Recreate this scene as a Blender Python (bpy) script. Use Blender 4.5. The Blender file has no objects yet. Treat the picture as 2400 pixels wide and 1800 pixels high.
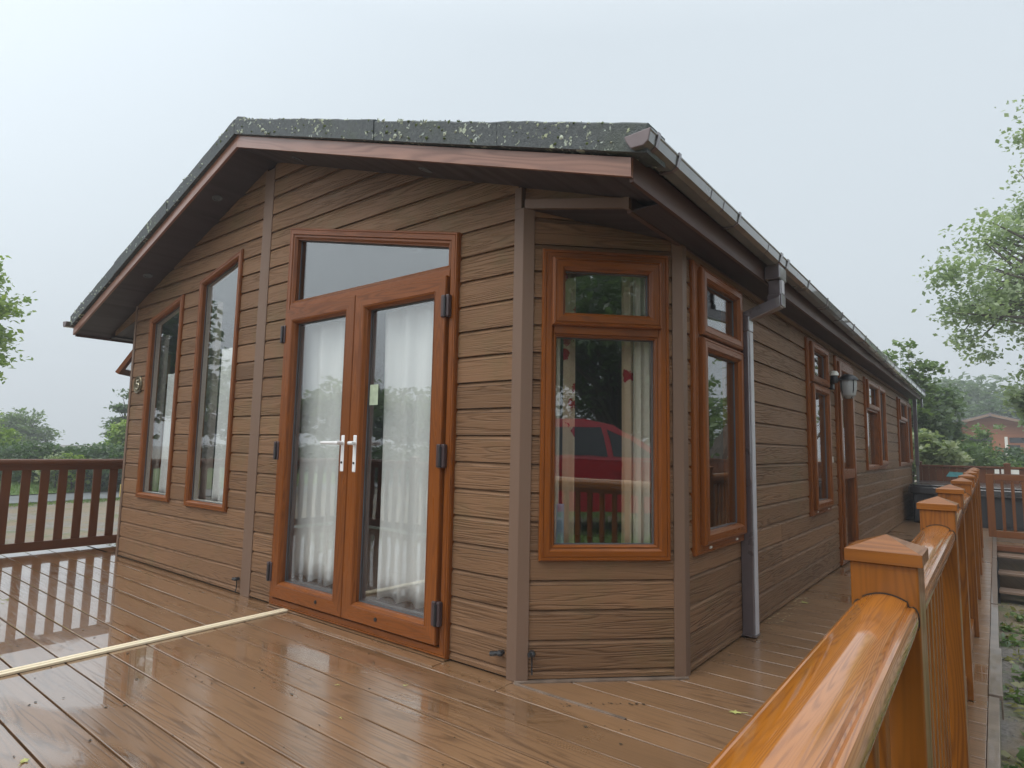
import bpy, math, random
import numpy as np
from mathutils import Vector, Matrix
random.seed(7); rng = np.random.default_rng(11)
S = bpy.context.scene
COL = S.collection

# ------------------------------------------------------------------ camera, sky, sun, exposure
cam_d = bpy.data.cameras.new('camera'); cam = bpy.data.objects.new('camera', cam_d); COL.objects.link(cam)
CF = Vector((-0.61517702, 0.78161134, 0.10315502)); CR = Vector((0.78688495, 0.61680321, 0.01912802)); CU = Vector((0.04867567, -0.09293825, 0.99448135))
CC = Vector((1.9211, -2.5291, 1.1487))
m = Matrix((CR, CU, -CF)).transposed().to_4x4(); m.translation = CC
cam.matrix_world = m
cam_d.sensor_width = 36; cam_d.lens = 36 * 1434.8 / 2400
cam_d.clip_start = 0.02; cam_d.clip_end = 2000
S.camera = cam
S.view_settings.view_transform = 'Standard'; S.view_settings.look = 'None'
S.view_settings.exposure = 0.52; S.view_settings.gamma = 1; S.view_settings.use_curve_mapping = False

W = bpy.data.worlds.new("World"); S.world = W; W.use_nodes = True
nt = W.node_tree; nt.nodes.clear()
SUN_EL, SUN_ROT = math.radians(52), math.radians(200)
sky = nt.nodes.new('ShaderNodeTexSky'); sky.sky_type = 'NISHITA'; sky.sun_disc = False
sky.sun_elevation = SUN_EL; sky.sun_rotation = SUN_ROT; sky.air_density = 1.5; sky.dust_density = 6; sky.ozone_density = 1
bg1 = nt.nodes.new('ShaderNodeBackground'); bg1.inputs['Strength'].default_value = 0.08
nt.links.new(sky.outputs[0], bg1.inputs['Color'])
tc = nt.nodes.new('ShaderNodeTexCoord'); sp = nt.nodes.new('ShaderNodeSeparateXYZ'); nt.links.new(tc.outputs['Generated'], sp.inputs[0])
cn = nt.nodes.new('ShaderNodeTexNoise'); cn.inputs['Scale'].default_value = 1.3; cn.inputs['Detail'].default_value = 3; nt.links.new(tc.outputs['Generated'], cn.inputs['Vector'])
ad = nt.nodes.new('ShaderNodeMath'); ad.operation = 'MULTIPLY_ADD'; ad.inputs[1].default_value = 0.10; nt.links.new(cn.outputs['Fac'], ad.inputs[0]); nt.links.new(sp.outputs['Z'], ad.inputs[2])
rp = nt.nodes.new('ShaderNodeValToRGB')
cr = rp.color_ramp; cr.elements[0].position = 0.0; cr.elements[0].color = (0.545, 0.59, 0.615, 1)
cr.elements[1].position = 1.0; cr.elements[1].color = (0.95, 1.01, 1.05, 1)
e = cr.elements.new(0.22); e.color = (0.53, 0.585, 0.625, 1)
e = cr.elements.new(0.62); e.color = (0.55, 0.61, 0.655, 1)
nt.links.new(ad.outputs[0], rp.inputs['Fac'])
bg2 = nt.nodes.new('ShaderNodeBackground'); bg2.inputs['Strength'].default_value = 1.0
dp = nt.nodes.new('ShaderNodeVectorMath'); dp.operation = 'DOT_PRODUCT'; nt.links.new(tc.outputs['Generated'], dp.inputs[0]); dp.inputs[1].default_value = (math.sin(SUN_ROT) * .8, math.cos(SUN_ROT) * .8, .6)
mr = nt.nodes.new('ShaderNodeMapRange'); mr.interpolation_type = 'SMOOTHSTEP'; mr.inputs[1].default_value = -.1; mr.inputs[2].default_value = 1.0; mr.inputs[3].default_value = 1.0; mr.inputs[4].default_value = 1.7; nt.links.new(dp.outputs['Value'], mr.inputs[0])
vm = nt.nodes.new('ShaderNodeVectorMath'); vm.operation = 'SCALE'; nt.links.new(rp.outputs[0], vm.inputs[0]); nt.links.new(mr.outputs[0], vm.inputs['Scale'])
nt.links.new(vm.outputs[0], bg2.inputs['Color'])
mx = nt.nodes.new('ShaderNodeMixShader'); mx.inputs[0].default_value = 0.9
nt.links.new(bg1.outputs[0], mx.inputs[1]); nt.links.new(bg2.outputs[0], mx.inputs[2])
wo = nt.nodes.new('ShaderNodeOutputWorld'); nt.links.new(mx.outputs[0], wo.inputs['Surface'])

sd = bpy.data.lights.new('sun', 'SUN'); sd.energy = 1.0; sd.angle = math.radians(35); sd.color = (1, 0.95, 0.88)
sun = bpy.data.objects.new('sun', sd); COL.objects.link(sun)
ldir = Vector((math.sin(SUN_ROT) * math.cos(SUN_EL), math.cos(SUN_ROT) * math.cos(SUN_EL), math.sin(SUN_EL)))
sun.rotation_euler = ldir.to_track_quat('Z', 'Y').to_euler()

# ------------------------------------------------------------------ helpers
def empty(name, loc, label=None, cat=None, group=None):
    o = bpy.data.objects.new(name, None); COL.objects.link(o); o.location = loc; o.empty_display_size = .1
    tag(o, label, cat, group); return o
def tag(o, label=None, cat=None, group=None, kind=None):
    if label: o['label'] = label
    if cat: o['category'] = cat
    if group: o['group'] = group
    if kind: o['kind'] = kind
    return o
def V(*a): return Vector(a)
class MB:
    """collects world-space polygons with a grain direction; build() links them as one mesh object"""
    def __init__(s): s.v = []; s.f = []; s.g = []
    def poly(s, pts, g=(1, 0, 0)):
        n = len(s.v); s.v += [tuple(p) for p in pts]; s.f.append(tuple(range(n, n + len(pts)))); s.g.append(tuple(g)); return s
    def box(s, a, b, g=None):
        x0, y0, z0 = a; x1, y1, z1 = b
        if g is None:
            d = [abs(x1 - x0), abs(y1 - y0), abs(z1 - z0)]; g = [(1, 0, 0), (0, 1, 0), (0, 0, 1)][d.index(max(d))]
        n = len(s.v); s.v += [(x, y, z) for z in (z0, z1) for y in (y0, y1) for x in (x0, x1)]
        for q in ((0, 2, 3, 1), (4, 5, 7, 6), (0, 1, 5, 4), (2, 6, 7, 3), (0, 4, 6, 2), (1, 3, 7, 5)):
            s.f.append(tuple(n + i for i in q)); s.g.append(tuple(g))
        return s
    def obox(s, O, U, Vv, N, u, v, n_, g=None):
        """box in a local frame; u, v, n_ are (lo, hi)"""
        P = lambda a, b, c: O + U * a + Vv * b + N * c
        k = len(s.v); s.v += [tuple(P(a, b, c)) for c in n_ for b in v for a in u]
        if g is None: g = U if abs(u[1] - u[0]) > abs(v[1] - v[0]) else Vv
        for q in ((0, 2, 3, 1), (4, 5, 7, 6), (0, 1, 5, 4), (2, 6, 7, 3), (0, 4, 6, 2), (1, 3, 7, 5)):
            s.f.append(tuple(k + i for i in q)); s.g.append(tuple(g))
        return s
    def prism(s, prof, A, B, g=None, caps=True):
        """prof: list of world offsets (Vector); swept from A to B"""
        A = Vector(A); B = Vector(B); g = g or (B - A).normalized(); k = len(s.v); n = len(prof)
        s.v += [tuple(A + p) for p in prof] + [tuple(B + p) for p in prof]
        for i in range(n):
            j = (i + 1) % n; s.f.append((k + i, k + j, k + n + j, k + n + i)); s.g.append(tuple(g))
        if caps:
            s.f.append(tuple(k + i for i in range(n))); s.g.append(tuple(g)); s.f.append(tuple(k + n + i for i in reversed(range(n)))); s.g.append(tuple(g))
        return s
    def tube(s, pts, rad, n=8, caps=True):
        pts = [Vector(p) for p in pts]; rad = rad if isinstance(rad, (list, tuple)) else [rad] * len(pts)
        rings = []; up = None
        for i, p in enumerate(pts):
            d = (pts[min(i + 1, len(pts) - 1)] - pts[max(i - 1, 0)]).normalized()
            if up is None: up = d.orthogonal().normalized()
            up = (up - d * up.dot(d)); up = up.normalized() if up.length > 1e-6 else d.orthogonal().normalized()
            w = d.cross(up); k = len(s.v)
            s.v += [tuple(p + (up * math.cos(t) + w * math.sin(t)) * rad[i]) for t in [2 * math.pi * j / n for j in range(n)]]
            rings.append((k, d))
        for (a, d), (b, _) in zip(rings, rings[1:]):
            for j in range(n):
                s.f.append((a + j, a + (j + 1) % n, b + (j + 1) % n, b + j)); s.g.append(tuple(d))
        if caps:
            a = rings[0][0]; b = rings[-1][0]
            s.f.append(tuple(a + j for j in reversed(range(n)))); s.g.append((0, 0, 1)); s.f.append(tuple(b + j for j in range(n))); s.g.append((0, 0, 1))
        return s
    def lathe(s, c, prof, n=20, axis='z'):
        c = Vector(c); R = []
        for r, h in prof:
            k = len(s.v); R.append(k)
            for j in range(n):
                t = 2 * math.pi * j / n; a, b = r * math.cos(t), r * math.sin(t)
                s.v.append(tuple(c + (V(a, b, h) if axis == 'z' else V(h, a, b) if axis == 'x' else V(a, h, b))))
        for a, b in zip(R, R[1:]):
            for j in range(n): s.f.append((a + j, a + (j + 1) % n, b + (j + 1) % n, b + j)); s.g.append((0, 0, 1))
        s.f.append(tuple(R[0] + j for j in reversed(range(n)))); s.g.append((0, 0, 1)); s.f.append(tuple(R[-1] + j for j in range(n))); s.g.append((0, 0, 1))
        return s
    def build(s, name, mat, parent=None, smooth=False, recalc=True, bevel=0):
        me = bpy.data.meshes.new(name)
        off = Vector((0, 0, 0))
        if parent is not None:
            q = parent
            while q is not None: off += q.location; q = q.parent
        me.from_pydata([(x - off.x, y - off.y, z - off.z) for x, y, z in s.v], [], s.f)
        uv = me.uv_layers.new(name='UVMap'); ro = (random.random() * 40, random.random() * 40)
        me.calc_loop_triangles()
        for p, g in zip(me.polygons, s.g):
            g = Vector(g); w = p.normal.cross(g)
            if w.length < .2: w = g.orthogonal()
            w.normalize()
            for li in p.loop_indices:
                co = me.vertices[me.loops[li].vertex_index].co
                uv.data[li].uv = (co.dot(g) + ro[0], co.dot(w) + ro[1])
        if recalc:
            import bmesh
            bm = bmesh.new(); bm.from_mesh(me); bmesh.ops.recalc_face_normals(bm, faces=bm.faces); bm.to_mesh(me); bm.free()
        if smooth:
            for p in me.polygons: p.use_smooth = True
            me.set_sharp_from_angle(angle=math.radians(26))
        me.materials.append(mat)
        o = bpy.data.objects.new(name, me); COL.objects.link(o); o.parent = parent
        if bevel:
            b = o.modifiers.new('bevel', 'BEVEL'); b.width = bevel; b.segments = 2; b.limit_method = 'ANGLE'; b.angle_limit = math.radians(40)
        return o
def copy_tree(o, parent=None):
    c = o.copy(); COL.objects.link(c); c.parent = parent
    for ch in list(o.children): copy_tree(ch, c)
    return c

# ------------------------------------------------------------------ materials
def mat(name):
    M = bpy.data.materials.new(name); M.use_nodes = True; t = M.node_tree; b = t.nodes['Principled BSDF']; return M, t, b
def N(t, typ, **k):
    n = t.nodes.new('ShaderNode' + typ)
    for a, v in k.items():
        if a.startswith('i_'): n.inputs[a[2:].replace('_', ' ')].default_value = v
        else: setattr(n, a, v)
    return n
def L(t, a, b): t.links.new(a, b)
def math_(t, op, a, b=None, c=None):
    n = t.nodes.new('ShaderNodeMath'); n.operation = op
    for i, x in enumerate((a, b, c)):
        if x is None: continue
        if isinstance(x, (int, float)): n.inputs[i].default_value = x
        else: t.links.new(x, n.inputs[i])
    return n.outputs[0]
def ramp(t, fac, stops):
    r = t.nodes.new('ShaderNodeValToRGB'); cr = r.color_ramp
    while len(cr.elements) < len(stops): cr.elements.new(.5)
    for e, (p, c) in zip(cr.elements, stops): e.position = p; e.color = (*c, 1) if len(c) == 3 else c
    t.links.new(fac, r.inputs[0]); return r.outputs[0]
def mixc(t, fac, a, b, mode='MIX'):
    n = t.nodes.new('ShaderNodeMix'); n.data_type = 'RGBA'; n.blend_type = mode
    for i, x in ((0, fac), (6, a), (7, b)):
        if isinstance(x, (int, float)): n.inputs[i].default_value = x
        elif isinstance(x, tuple): n.inputs[i].default_value = (*x, 1)
        else: t.links.new(x, n.inputs[i])
    return n.outputs[2]
def plain(name, col, rough=.6, metal=0, spec=.5, vary=.12, scale=9, bump=0, coat=0):
    M, t, b = mat(name)
    tc = N(t, 'TexCoord'); no = N(t, 'TexNoise'); no.inputs['Scale'].default_value = scale; no.inputs['Detail'].default_value = 6; L(t, tc.outputs['Object'], no.inputs['Vector'])
    c = ramp(t, no.outputs['Fac'], [(.25, tuple(x * (1 - vary) for x in col)), (.75, tuple(min(1, x * (1 + vary)) for x in col))])
    L(t, c, b.inputs['Base Color']); b.inputs['Metallic'].default_value = metal; b.inputs['Specular IOR Level'].default_value = spec
    L(t, math_(t, 'MULTIPLY_ADD', no.outputs['Fac'], .2, rough - .1), b.inputs['Roughness'])
    b.inputs['Coat Weight'].default_value = coat
    if bump:
        n2 = N(t, 'TexNoise'); n2.inputs['Scale'].default_value = scale * 12; n2.inputs['Detail'].default_value = 4; L(t, tc.outputs['Object'], n2.inputs['Vector'])
        bp = N(t, 'Bump'); bp.inputs['Strength'].default_value = bump; bp.inputs['Distance'].default_value = .004; L(t, n2.outputs['Fac'], bp.inputs['Height']); L(t, bp.outputs[0], b.inputs['Normal'])
    return M
def wood(name, light, dark, us=.7, vs=7, K=9, fine=110, lines=.5, rough=.45, bump=.25, bdist=.004, spec=.4, coat=0, coatr=.08, tint=.1, wet=False, blotch=None, liney=1.0, pw=1.6):
    """grain drawn as contour lines of a stretched noise field over the UV map (u along the grain, metres)"""
    M, t, b = mat(name)
    uv = N(t, 'UVMap'); sx = N(t, 'SeparateXYZ'); L(t, uv.outputs[0], sx.inputs[0])
    oi = N(t, 'ObjectInfo')
    off = math_(t, 'MULTIPLY', oi.outputs['Random'], 57.0)
    u = math_(t, 'ADD', sx.outputs[0], off)
    def field(a, bb, det=2, w=0):
        c = N(t, 'CombineXYZ'); L(t, math_(t, 'MULTIPLY', u, a), c.inputs[0]); L(t, math_(t, 'MULTIPLY', sx.outputs[1], bb), c.inputs[1]); c.inputs[2].default_value = w
        n = N(t, 'TexNoise'); n.inputs['Scale'].default_value = 1; n.inputs['Detail'].default_value = det; L(t, c.outputs[0], n.inputs['Vector']); return n.outputs['Fac']
    f1 = field(us, vs, 1.5)
    f2 = field(us * 5, fine, 3, 3)
    ring = math_(t, 'SINE', math_(t, 'MULTIPLY', math_(t, 'ADD', f1, math_(t, 'MULTIPLY', f2, .025)), K * 6.283))
    ring = math_(t, 'MULTIPLY_ADD', ring, .5, .5)
    ring = math_(t, 'POWER', ring, pw)
    area = field(us * .8, vs * .35, 1, 9)
    am = ramp(t, area, [(.38, (.25, .25, .25)), (.62, (1, 1, 1))])
    g = math_(t, 'ADD', math_(t, 'MULTIPLY', math_(t, 'MULTIPLY', ring, am), liney), math_(t, 'MULTIPLY', f2, .7))
    fac = math_(t, 'MULTIPLY', math_(t, 'SUBTRACT', g, .25), lines)
    cl = N(t, 'Clamp'); L(t, fac, cl.inputs[0])
    c = mixc(t, cl.outputs[0], light, dark)
    big = field(.6, 1.2, 3, 17)
    c = mixc(t, 1.0, c, ramp(t, big, [(.3, (1 - tint,) * 3), (.7, (1 + tint * .3,) * 3)]), 'MULTIPLY')
    rv = math_(t, 'MULTIPLY_ADD', oi.outputs['Random'], tint * 1.2, 1 - tint * .6)
    cv = N(t, 'CombineColor'); [L(t, rv, cv.inputs[i]) for i in range(3)]
    c = mixc(t, 1.0, c, cv.outputs[0], 'MULTIPLY')
    if blotch:
        tc = N(t, 'TexCoord'); bn = N(t, 'TexNoise'); bn.inputs['Scale'].default_value = blotch[1]; bn.inputs['Detail'].default_value = 8; bn.inputs['Roughness'].default_value = .7; L(t, tc.outputs['Object'], bn.inputs['Vector'])
        bm_ = ramp(t, bn.outputs['Fac'], [(.52, (0, 0, 0)), (.72, (1, 1, 1))])
        c = mixc(t, math_(t, 'MULTIPLY', bm_, blotch[2]), c, blotch[0])
    L(t, c, b.inputs['Base Color'])
    b.inputs['Specular IOR Level'].default_value = spec
    bp = N(t, 'Bump'); bp.inputs['Strength'].default_value = bump; bp.inputs['Distance'].default_value = bdist
    h = math_(t, 'MULTIPLY', g, -1.0)
    L(t, h, bp.inputs['Height']); L(t, bp.outputs[0], b.inputs['Normal'])
    if wet:
        tc = N(t, 'TexCoord'); mp = N(t, 'Mapping'); mp.inputs['Scale'].default_value = (.55, 1.5, 1); L(t, tc.outputs['Object'], mp.inputs[0])
        wn = N(t, 'TexNoise'); wn.inputs['Scale'].default_value = 1.25; wn.inputs['Detail'].default_value = 5; wn.inputs['Distortion'].default_value = .6; L(t, mp.outputs[0], wn.inputs['Vector'])
        # the deck boards hold more standing water towards the open left end
        so = N(t, 'SeparateXYZ'); L(t, tc.outputs['Object'], so.inputs[0])
        bias = N(t, 'MapRange'); bias.inputs[1].default_value = .6; bias.inputs[2].default_value = -4.2; bias.inputs[3].default_value = -.06; bias.inputs[4].default_value = .30; L(t, so.outputs[0], bias.inputs[0])
        wf = math_(t, 'ADD', wn.outputs['Fac'], bias.outputs[0])
        pud = ramp(t, wf, [(.50, (0, 0, 0)), (.60, (1, 1, 1))])
        L(t, math_(t, 'MULTIPLY_ADD', pud, -.22, .34), b.inputs['Roughness'])
        L(t, math_(t, 'MULTIPLY_ADD', pud, .45, .55), b.inputs['Coat Weight'])
        L(t, math_(t, 'MULTIPLY_ADD', pud, -.145, .155), b.inputs['Coat Roughness'])
        b.inputs['Coat IOR'].default_value = 2.4
        bp2 = N(t, 'Bump'); bp2.inputs['Distance'].default_value = bdist; L(t, h, bp2.inputs['Height'])
        L(t, math_(t, 'MULTIPLY_ADD', pud, -.109, .11), bp2.inputs['Strength']); L(t, bp2.outputs[0], b.inputs['Coat Normal'])
    else:
        L(t, math_(t, 'MULTIPLY_ADD', g, .15, rough - .07), b.inputs['Roughness'])
        b.inputs['Coat Weight'].default_value = coat; b.inputs['Coat Roughness'].default_value = coatr
    return M
M_clad = wood('cladding_board', (.222, .122, .064), (.105, .056, .029), us=.95, vs=18, K=10, fine=220, lines=.5, rough=.5, bump=.75, bdist=.004, pw=3.0, tint=.21, spec=.2, blotch=((.12, .105, .045), 1.6, .45))
M_trim = wood('cladding_trim', (.175, .108, .073), (.13, .078, .052), us=.4, vs=5, K=3, fine=60, lines=.3, rough=.5, bump=.08, tint=.06)
M_frame = wood('oak_foil_frame', (.225, .066, .010), (.10, .027, .005), us=1.0, vs=12, K=12, fine=150, lines=.6, rough=.3, bump=.06, bdist=.001, spec=.3, tint=.16)
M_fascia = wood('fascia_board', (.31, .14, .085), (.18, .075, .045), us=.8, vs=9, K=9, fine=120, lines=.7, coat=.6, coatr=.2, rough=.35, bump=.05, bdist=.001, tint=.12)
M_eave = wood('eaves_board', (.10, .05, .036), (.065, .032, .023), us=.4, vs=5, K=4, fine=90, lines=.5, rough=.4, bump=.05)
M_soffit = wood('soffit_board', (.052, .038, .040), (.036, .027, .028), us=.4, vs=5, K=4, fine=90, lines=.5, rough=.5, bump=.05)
M_deck = wood('wet_composite_decking', (.265, .148, .074), (.068, .034, .016), us=.7, vs=11, K=11, fine=150, lines=.55, bump=.22, pw=3.5, bdist=.003, spec=.5, tint=.16, wet=True)
M_oak = wood('post_golden_oak', (.25, .083, .008), (.11, .032, .003), us=1.0, vs=13, K=14, fine=190, lines=.7, rough=.35, bump=.08, bdist=.001, spec=.3, coat=.35, coatr=.1, tint=.08)
M_rail = wood('handrail_golden_oak', (.47, .158, .009), (.16, .042, .003), us=.9, vs=21, K=40, fine=230, lines=.55, rough=.34, bump=.15, bdist=.001, spec=.4, coat=1.0, coatr=.05, tint=.06, pw=1.8)
M_rail.node_tree.nodes['Principled BSDF'].inputs['Coat IOR'].default_value = 1.65
M_oakm = wood('gate_oak', (.17, .058, .014), (.09, .028, .006), us=.9, vs=8, K=6, fine=120, lines=.5, rough=.4, bump=.08, bdist=.001, tint=.12)
M_oakd = wood('rail_aged_oak', (.14, .046, .014), (.07, .021, .006), us=.9, vs=8, K=6, fine=120, lines=.5, rough=.4, bump=.08, bdist=.001, tint=.12)
M_batten = wood('raw_pine', (.90, .79, .58), (.76, .60, .38), us=.8, vs=14, K=5, fine=90, lines=.5, rough=.6, bump=.1, bdist=.001)
M_neigh = wood('neighbour_timber', (.32, .115, .04), (.20, .065, .022), us=.3, vs=4, K=4, fine=20, lines=.5, rough=.6)
M_tread = wood('step_tread', (.26, .17, .12), (.14, .09, .06), us=.6, vs=9, K=6, fine=90, lines=.5, rough=.4, coat=.4)
M_dark = plain('dark_void', (.012, .011, .011), .8)
M_pipe = plain('brown_upvc', (.095, .078, .086), .3, vary=.2, bump=.05, coat=1)
M_pipe.node_tree.nodes['Principled BSDF'].inputs['Coat IOR'].default_value = 2.0
M_gutter = plain('weathered_gutter', (.12, .125, .118), .3, vary=.35, scale=6, bump=.1, coat=1)
M_gutter.node_tree.nodes['Principled BSDF'].inputs['Coat IOR'].default_value = 1.9
M_gutter_end = plain('gutter_end_plastic', (.15, .115, .12), .4, vary=.2)
M_white = plain('white_handle', (.8, .8, .8), .25, vary=.04)
M_hinge = plain('hinge_brown', (.06, .038, .04), .35, vary=.15)
M_black = plain('black_metal', (.018, .018, .02), .4, vary=.2)
M_gasket = plain('grey_gasket', (.09, .10, .11), .5)
M_room = plain('room_wall', (.10, .09, .08), .8)
M_carpet = plain('carpet', (.035, .03, .028), .95, bump=.3)
M_brass = plain('brass_plaque', (.14, .115, .07), .35, metal=.6, vary=.4, scale=40)
M_bright = plain('polished_number', (.62, .56, .42), .25, metal=.6)
M_pale = plain('pale_pipe_highlight', (.50, .49, .52), .4, vary=.1)  # pale tone for the sky highlight put on the downpipe's side
M_cream = plain('cream_upvc', (.75, .74, .68), .4, vary=.05)
M_teal = plain('teal_sticker', (.09, .30, .32), .4, vary=.3, scale=14)
M_card = plain('pale_card', (.42, .50, .36), .6, vary=.15, scale=30)
M_kerb = plain('edge_flashing', (.19, .145, .115), .35, vary=.4, scale=8, bump=.2, coat=.4)
M_grate = plain('lamp_glass_white', (.36, .37, .37), .2, vary=.1)
M_yellow = plain('yellow_paint', (.75, .55, .12), .5)
M_cable = plain('cable_black', (.05, .055, .06), .6)
M_red = plain('red_paint', (.55, .012, .025), .22, vary=.03, coat=1, spec=.5)
M_tyre = plain('tyre', (.02, .02, .02), .8)
M_rim = plain('rim_silver', (.5, .5, .5), .3, metal=.8)
M_plinth = plain('plinth_block', (.22, .2, .18), .8, vary=.25, bump=.4)
def m_glass(name, base=.10, tint=(.975, .985, .98)):
    M, t, b = mat(name); t.nodes.remove(b)
    lw = N(t, 'LayerWeight'); lw.inputs['Blend'].default_value = .5
    f = math_(t, 'MULTIPLY_ADD', math_(t, 'POWER', lw.outputs['Facing'], 5), 1 - base, base)
    tr = N(t, 'BsdfTransparent'); tr.inputs[0].default_value = (*tint, 1)
    gl = N(t, 'BsdfGlossy'); gl.inputs['Roughness'].default_value = .0
    tc = N(t, 'TexCoord'); no = N(t, 'TexNoise'); no.inputs['Scale'].default_value = 3.2; L(t, tc.outputs['Object'], no.inputs['Vector'])
    bp = N(t, 'Bump'); bp.inputs['Strength'].default_value = .025; bp.inputs['Distance'].default_value = .02; L(t, no.outputs['Fac'], bp.inputs['Height']); L(t, bp.outputs[0], gl.inputs['Normal'])
    ms = N(t, 'MixShader'); L(t, f, ms.inputs[0]); L(t, tr.outputs[0], ms.inputs[1]); L(t, gl.outputs[0], ms.inputs[2])
    L(t, ms.outputs[0], t.nodes['Material Output'].inputs[0]); return M
M_glass = m_glass('window_glass', .18)
M_cglass = m_glass('car_glass', .12, (.12, .13, .14))
def m_cloth(name, col, trans=.4, alpha=1.0, floral=False):
    M, t, b = mat(name); t.nodes.remove(b)
    c = col
    if floral:
        tc = N(t, 'TexCoord'); vo = N(t, 'TexVoronoi'); vo.inputs['Scale'].default_value = 7.5; L(t, tc.outputs['Object'], vo.inputs['Vector'])
        no = N(t, 'TexNoise'); no.inputs['Scale'].default_value = 38; no.inputs['Detail'].default_value = 2; L(t, tc.outputs['Object'], no.inputs['Vector'])
        d = math_(t, 'ADD', vo.outputs['Distance'], math_(t, 'MULTIPLY', no.outputs['Fac'], .35))
        c = ramp(t, d, [(.42, (.42, .03, .05)), (.455, col)])
    di = N(t, 'BsdfDiffuse'); ts = N(t, 'BsdfTranslucent')
    for n in (di, ts):
        if isinstance(c, tuple): n.inputs[0].default_value = (*c, 1)
        else: L(t, c, n.inputs[0])
    ms = N(t, 'MixShader'); ms.inputs[0].default_value = trans; L(t, di.outputs[0], ms.inputs[1]); L(t, ts.outputs[0], ms.inputs[2])
    out = ms.outputs[0]
    if alpha < 1:
        tr = N(t, 'BsdfTransparent'); m2 = N(t, 'MixShader'); m2.inputs[0].default_value = alpha; L(t, tr.outputs[0], m2.inputs[1]); L(t, out, m2.inputs[2]); out = m2.outputs[0]
    L(t, out, t.nodes['Material Output'].inputs[0]); return M
M_net = m_cloth('net_voile', (.95, .96, .95), .10, 1.0)
M_cream_cl = m_cloth('cream_lining', (.86, .82, .70), .15)
M_floral = m_cloth('floral_fabric', (.70, .56, .40), .15, 1, True)
M_grey_cl = m_cloth('grey_fabric', (.34, .30, .27), .2)
M_blue_cl = m_cloth('blue_towel', (.45, .58, .72), .3)
def m_roof():
    M, t, b = mat('mossy_roof_tile'); tc = N(t, 'TexCoord')
    def no(s, d=6, r=.6, off=0):
        mp = N(t, 'Mapping'); mp.inputs['Location'].default_value = (off, off, off); L(t, tc.outputs['Object'], mp.inputs[0])
        n = N(t, 'TexNoise'); n.inputs['Scale'].default_value = s; n.inputs['Detail'].default_value = d; n.inputs['Roughness'].default_value = r; L(t, mp.outputs[0], n.inputs['Vector']); return n.outputs['Fac']
    c = ramp(t, no(60, 6), [(.3, (.038, .046, .05)), (.7, (.095, .108, .112))])
    moss = ramp(t, no(3.5, 6, .65, 3), [(.52, (0, 0, 0)), (.66, (1, 1, 1))]); c = mixc(t, math_(t, 'MULTIPLY', moss, .3), c, (.062, .085, .03))
    li = ramp(t, math_(t, 'ADD', math_(t, 'MULTIPLY', no(26, 5, .6, 8), .75), math_(t, 'MULTIPLY', no(2.2, 2, .5, 5), .4)), [(.665, (0, 0, 0)), (.70, (1, 1, 1))])
    c = mixc(t, li, c, ramp(t, no(9, 2, .5, 2), [(.4, (.42, .47, .42)), (.62, (.42, .46, .28))]))
    L(t, c, b.inputs['Base Color']); b.inputs['Roughness'].default_value = .62
    bp = N(t, 'Bump'); bp.inputs['Strength'].default_value = .8; bp.inputs['Distance'].default_value = .006
    L(t, math_(t, 'ADD', no(120, 4), math_(t, 'MULTIPLY', li, .8)), bp.inputs['Height']); L(t, bp.outputs[0], b.inputs['Normal']); return M
M_roof = m_roof()
M_lichen = plain('lichen_crust', (.50, .55, .44), .9, vary=.3, scale=60, bump=.5)
M_moss = plain('moss_tuft', (.10, .13, .045), .95, vary=.4, scale=80, bump=.5)
def m_leaf(name, c1, c2, trans=.45, gloss=True):
    M, t, b = mat(name); t.nodes.remove(b)
    ge = N(t, 'NewGeometry'); tc = N(t, 'TexCoord')
    no = N(t, 'TexNoise'); no.inputs['Scale'].default_value = .7; no.inputs['Detail'].default_value = 3; L(t, tc.outputs['Object'], no.inputs['Vector'])
    f = math_(t, 'ADD', math_(t, 'MULTIPLY', ge.outputs['Random Per Island'], .55), math_(t, 'MULTIPLY_ADD', no.outputs['Fac'], 1.3, -.42))
    c = ramp(t, f, [(.05, c1), (.9, c2)])
    di = N(t, 'BsdfDiffuse'); ts = N(t, 'BsdfTranslucent'); L(t, c, di.inputs[0]); L(t, mixc(t, 1.0, c, (1.15, 1.25, .7), 'MULTIPLY'), ts.inputs[0])
    ms = N(t, 'MixShader'); ms.inputs[0].default_value = trans; L(t, di.outputs[0], ms.inputs[1]); L(t, ts.outputs[0], ms.inputs[2])
    gl = N(t, 'BsdfGlossy'); gl.inputs['Roughness'].default_value = .35; m2 = N(t, 'MixShader'); m2.inputs[0].default_value = .06; L(t, ms.outputs[0], m2.inputs[1]); L(t, gl.outputs[0], m2.inputs[2])
    L(t, m2.outputs[0], t.nodes['Material Output'].inputs[0]); return M
LEAF = dict(mid=m_leaf('leaf_mid', (.075, .135, .042), (.21, .30, .10)), dark=m_leaf('leaf_dark', (.04, .085, .035), (.11, .18, .065)),
            lime=m_leaf('leaf_lime', (.15, .25, .04), (.36, .46, .09)), syc=m_leaf('leaf_sycamore', (.18, .25, .14), (.42, .50, .31)),
            grey=m_leaf('leaf_grey', (.075, .125, .07), (.19, .26, .14)), pale=m_leaf('leaf_pale', (.2, .26, .13), (.42, .46, .28)), grass=m_leaf('grass_blade', (.09, .16, .03), (.22, .32, .07)), autumn=m_leaf('leaf_fallen', (.22, .2, .08), (.35, .34, .12)))
M_bark = plain('bark', (.09, .075, .06), .9, vary=.35, scale=12, bump=.6)
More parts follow.
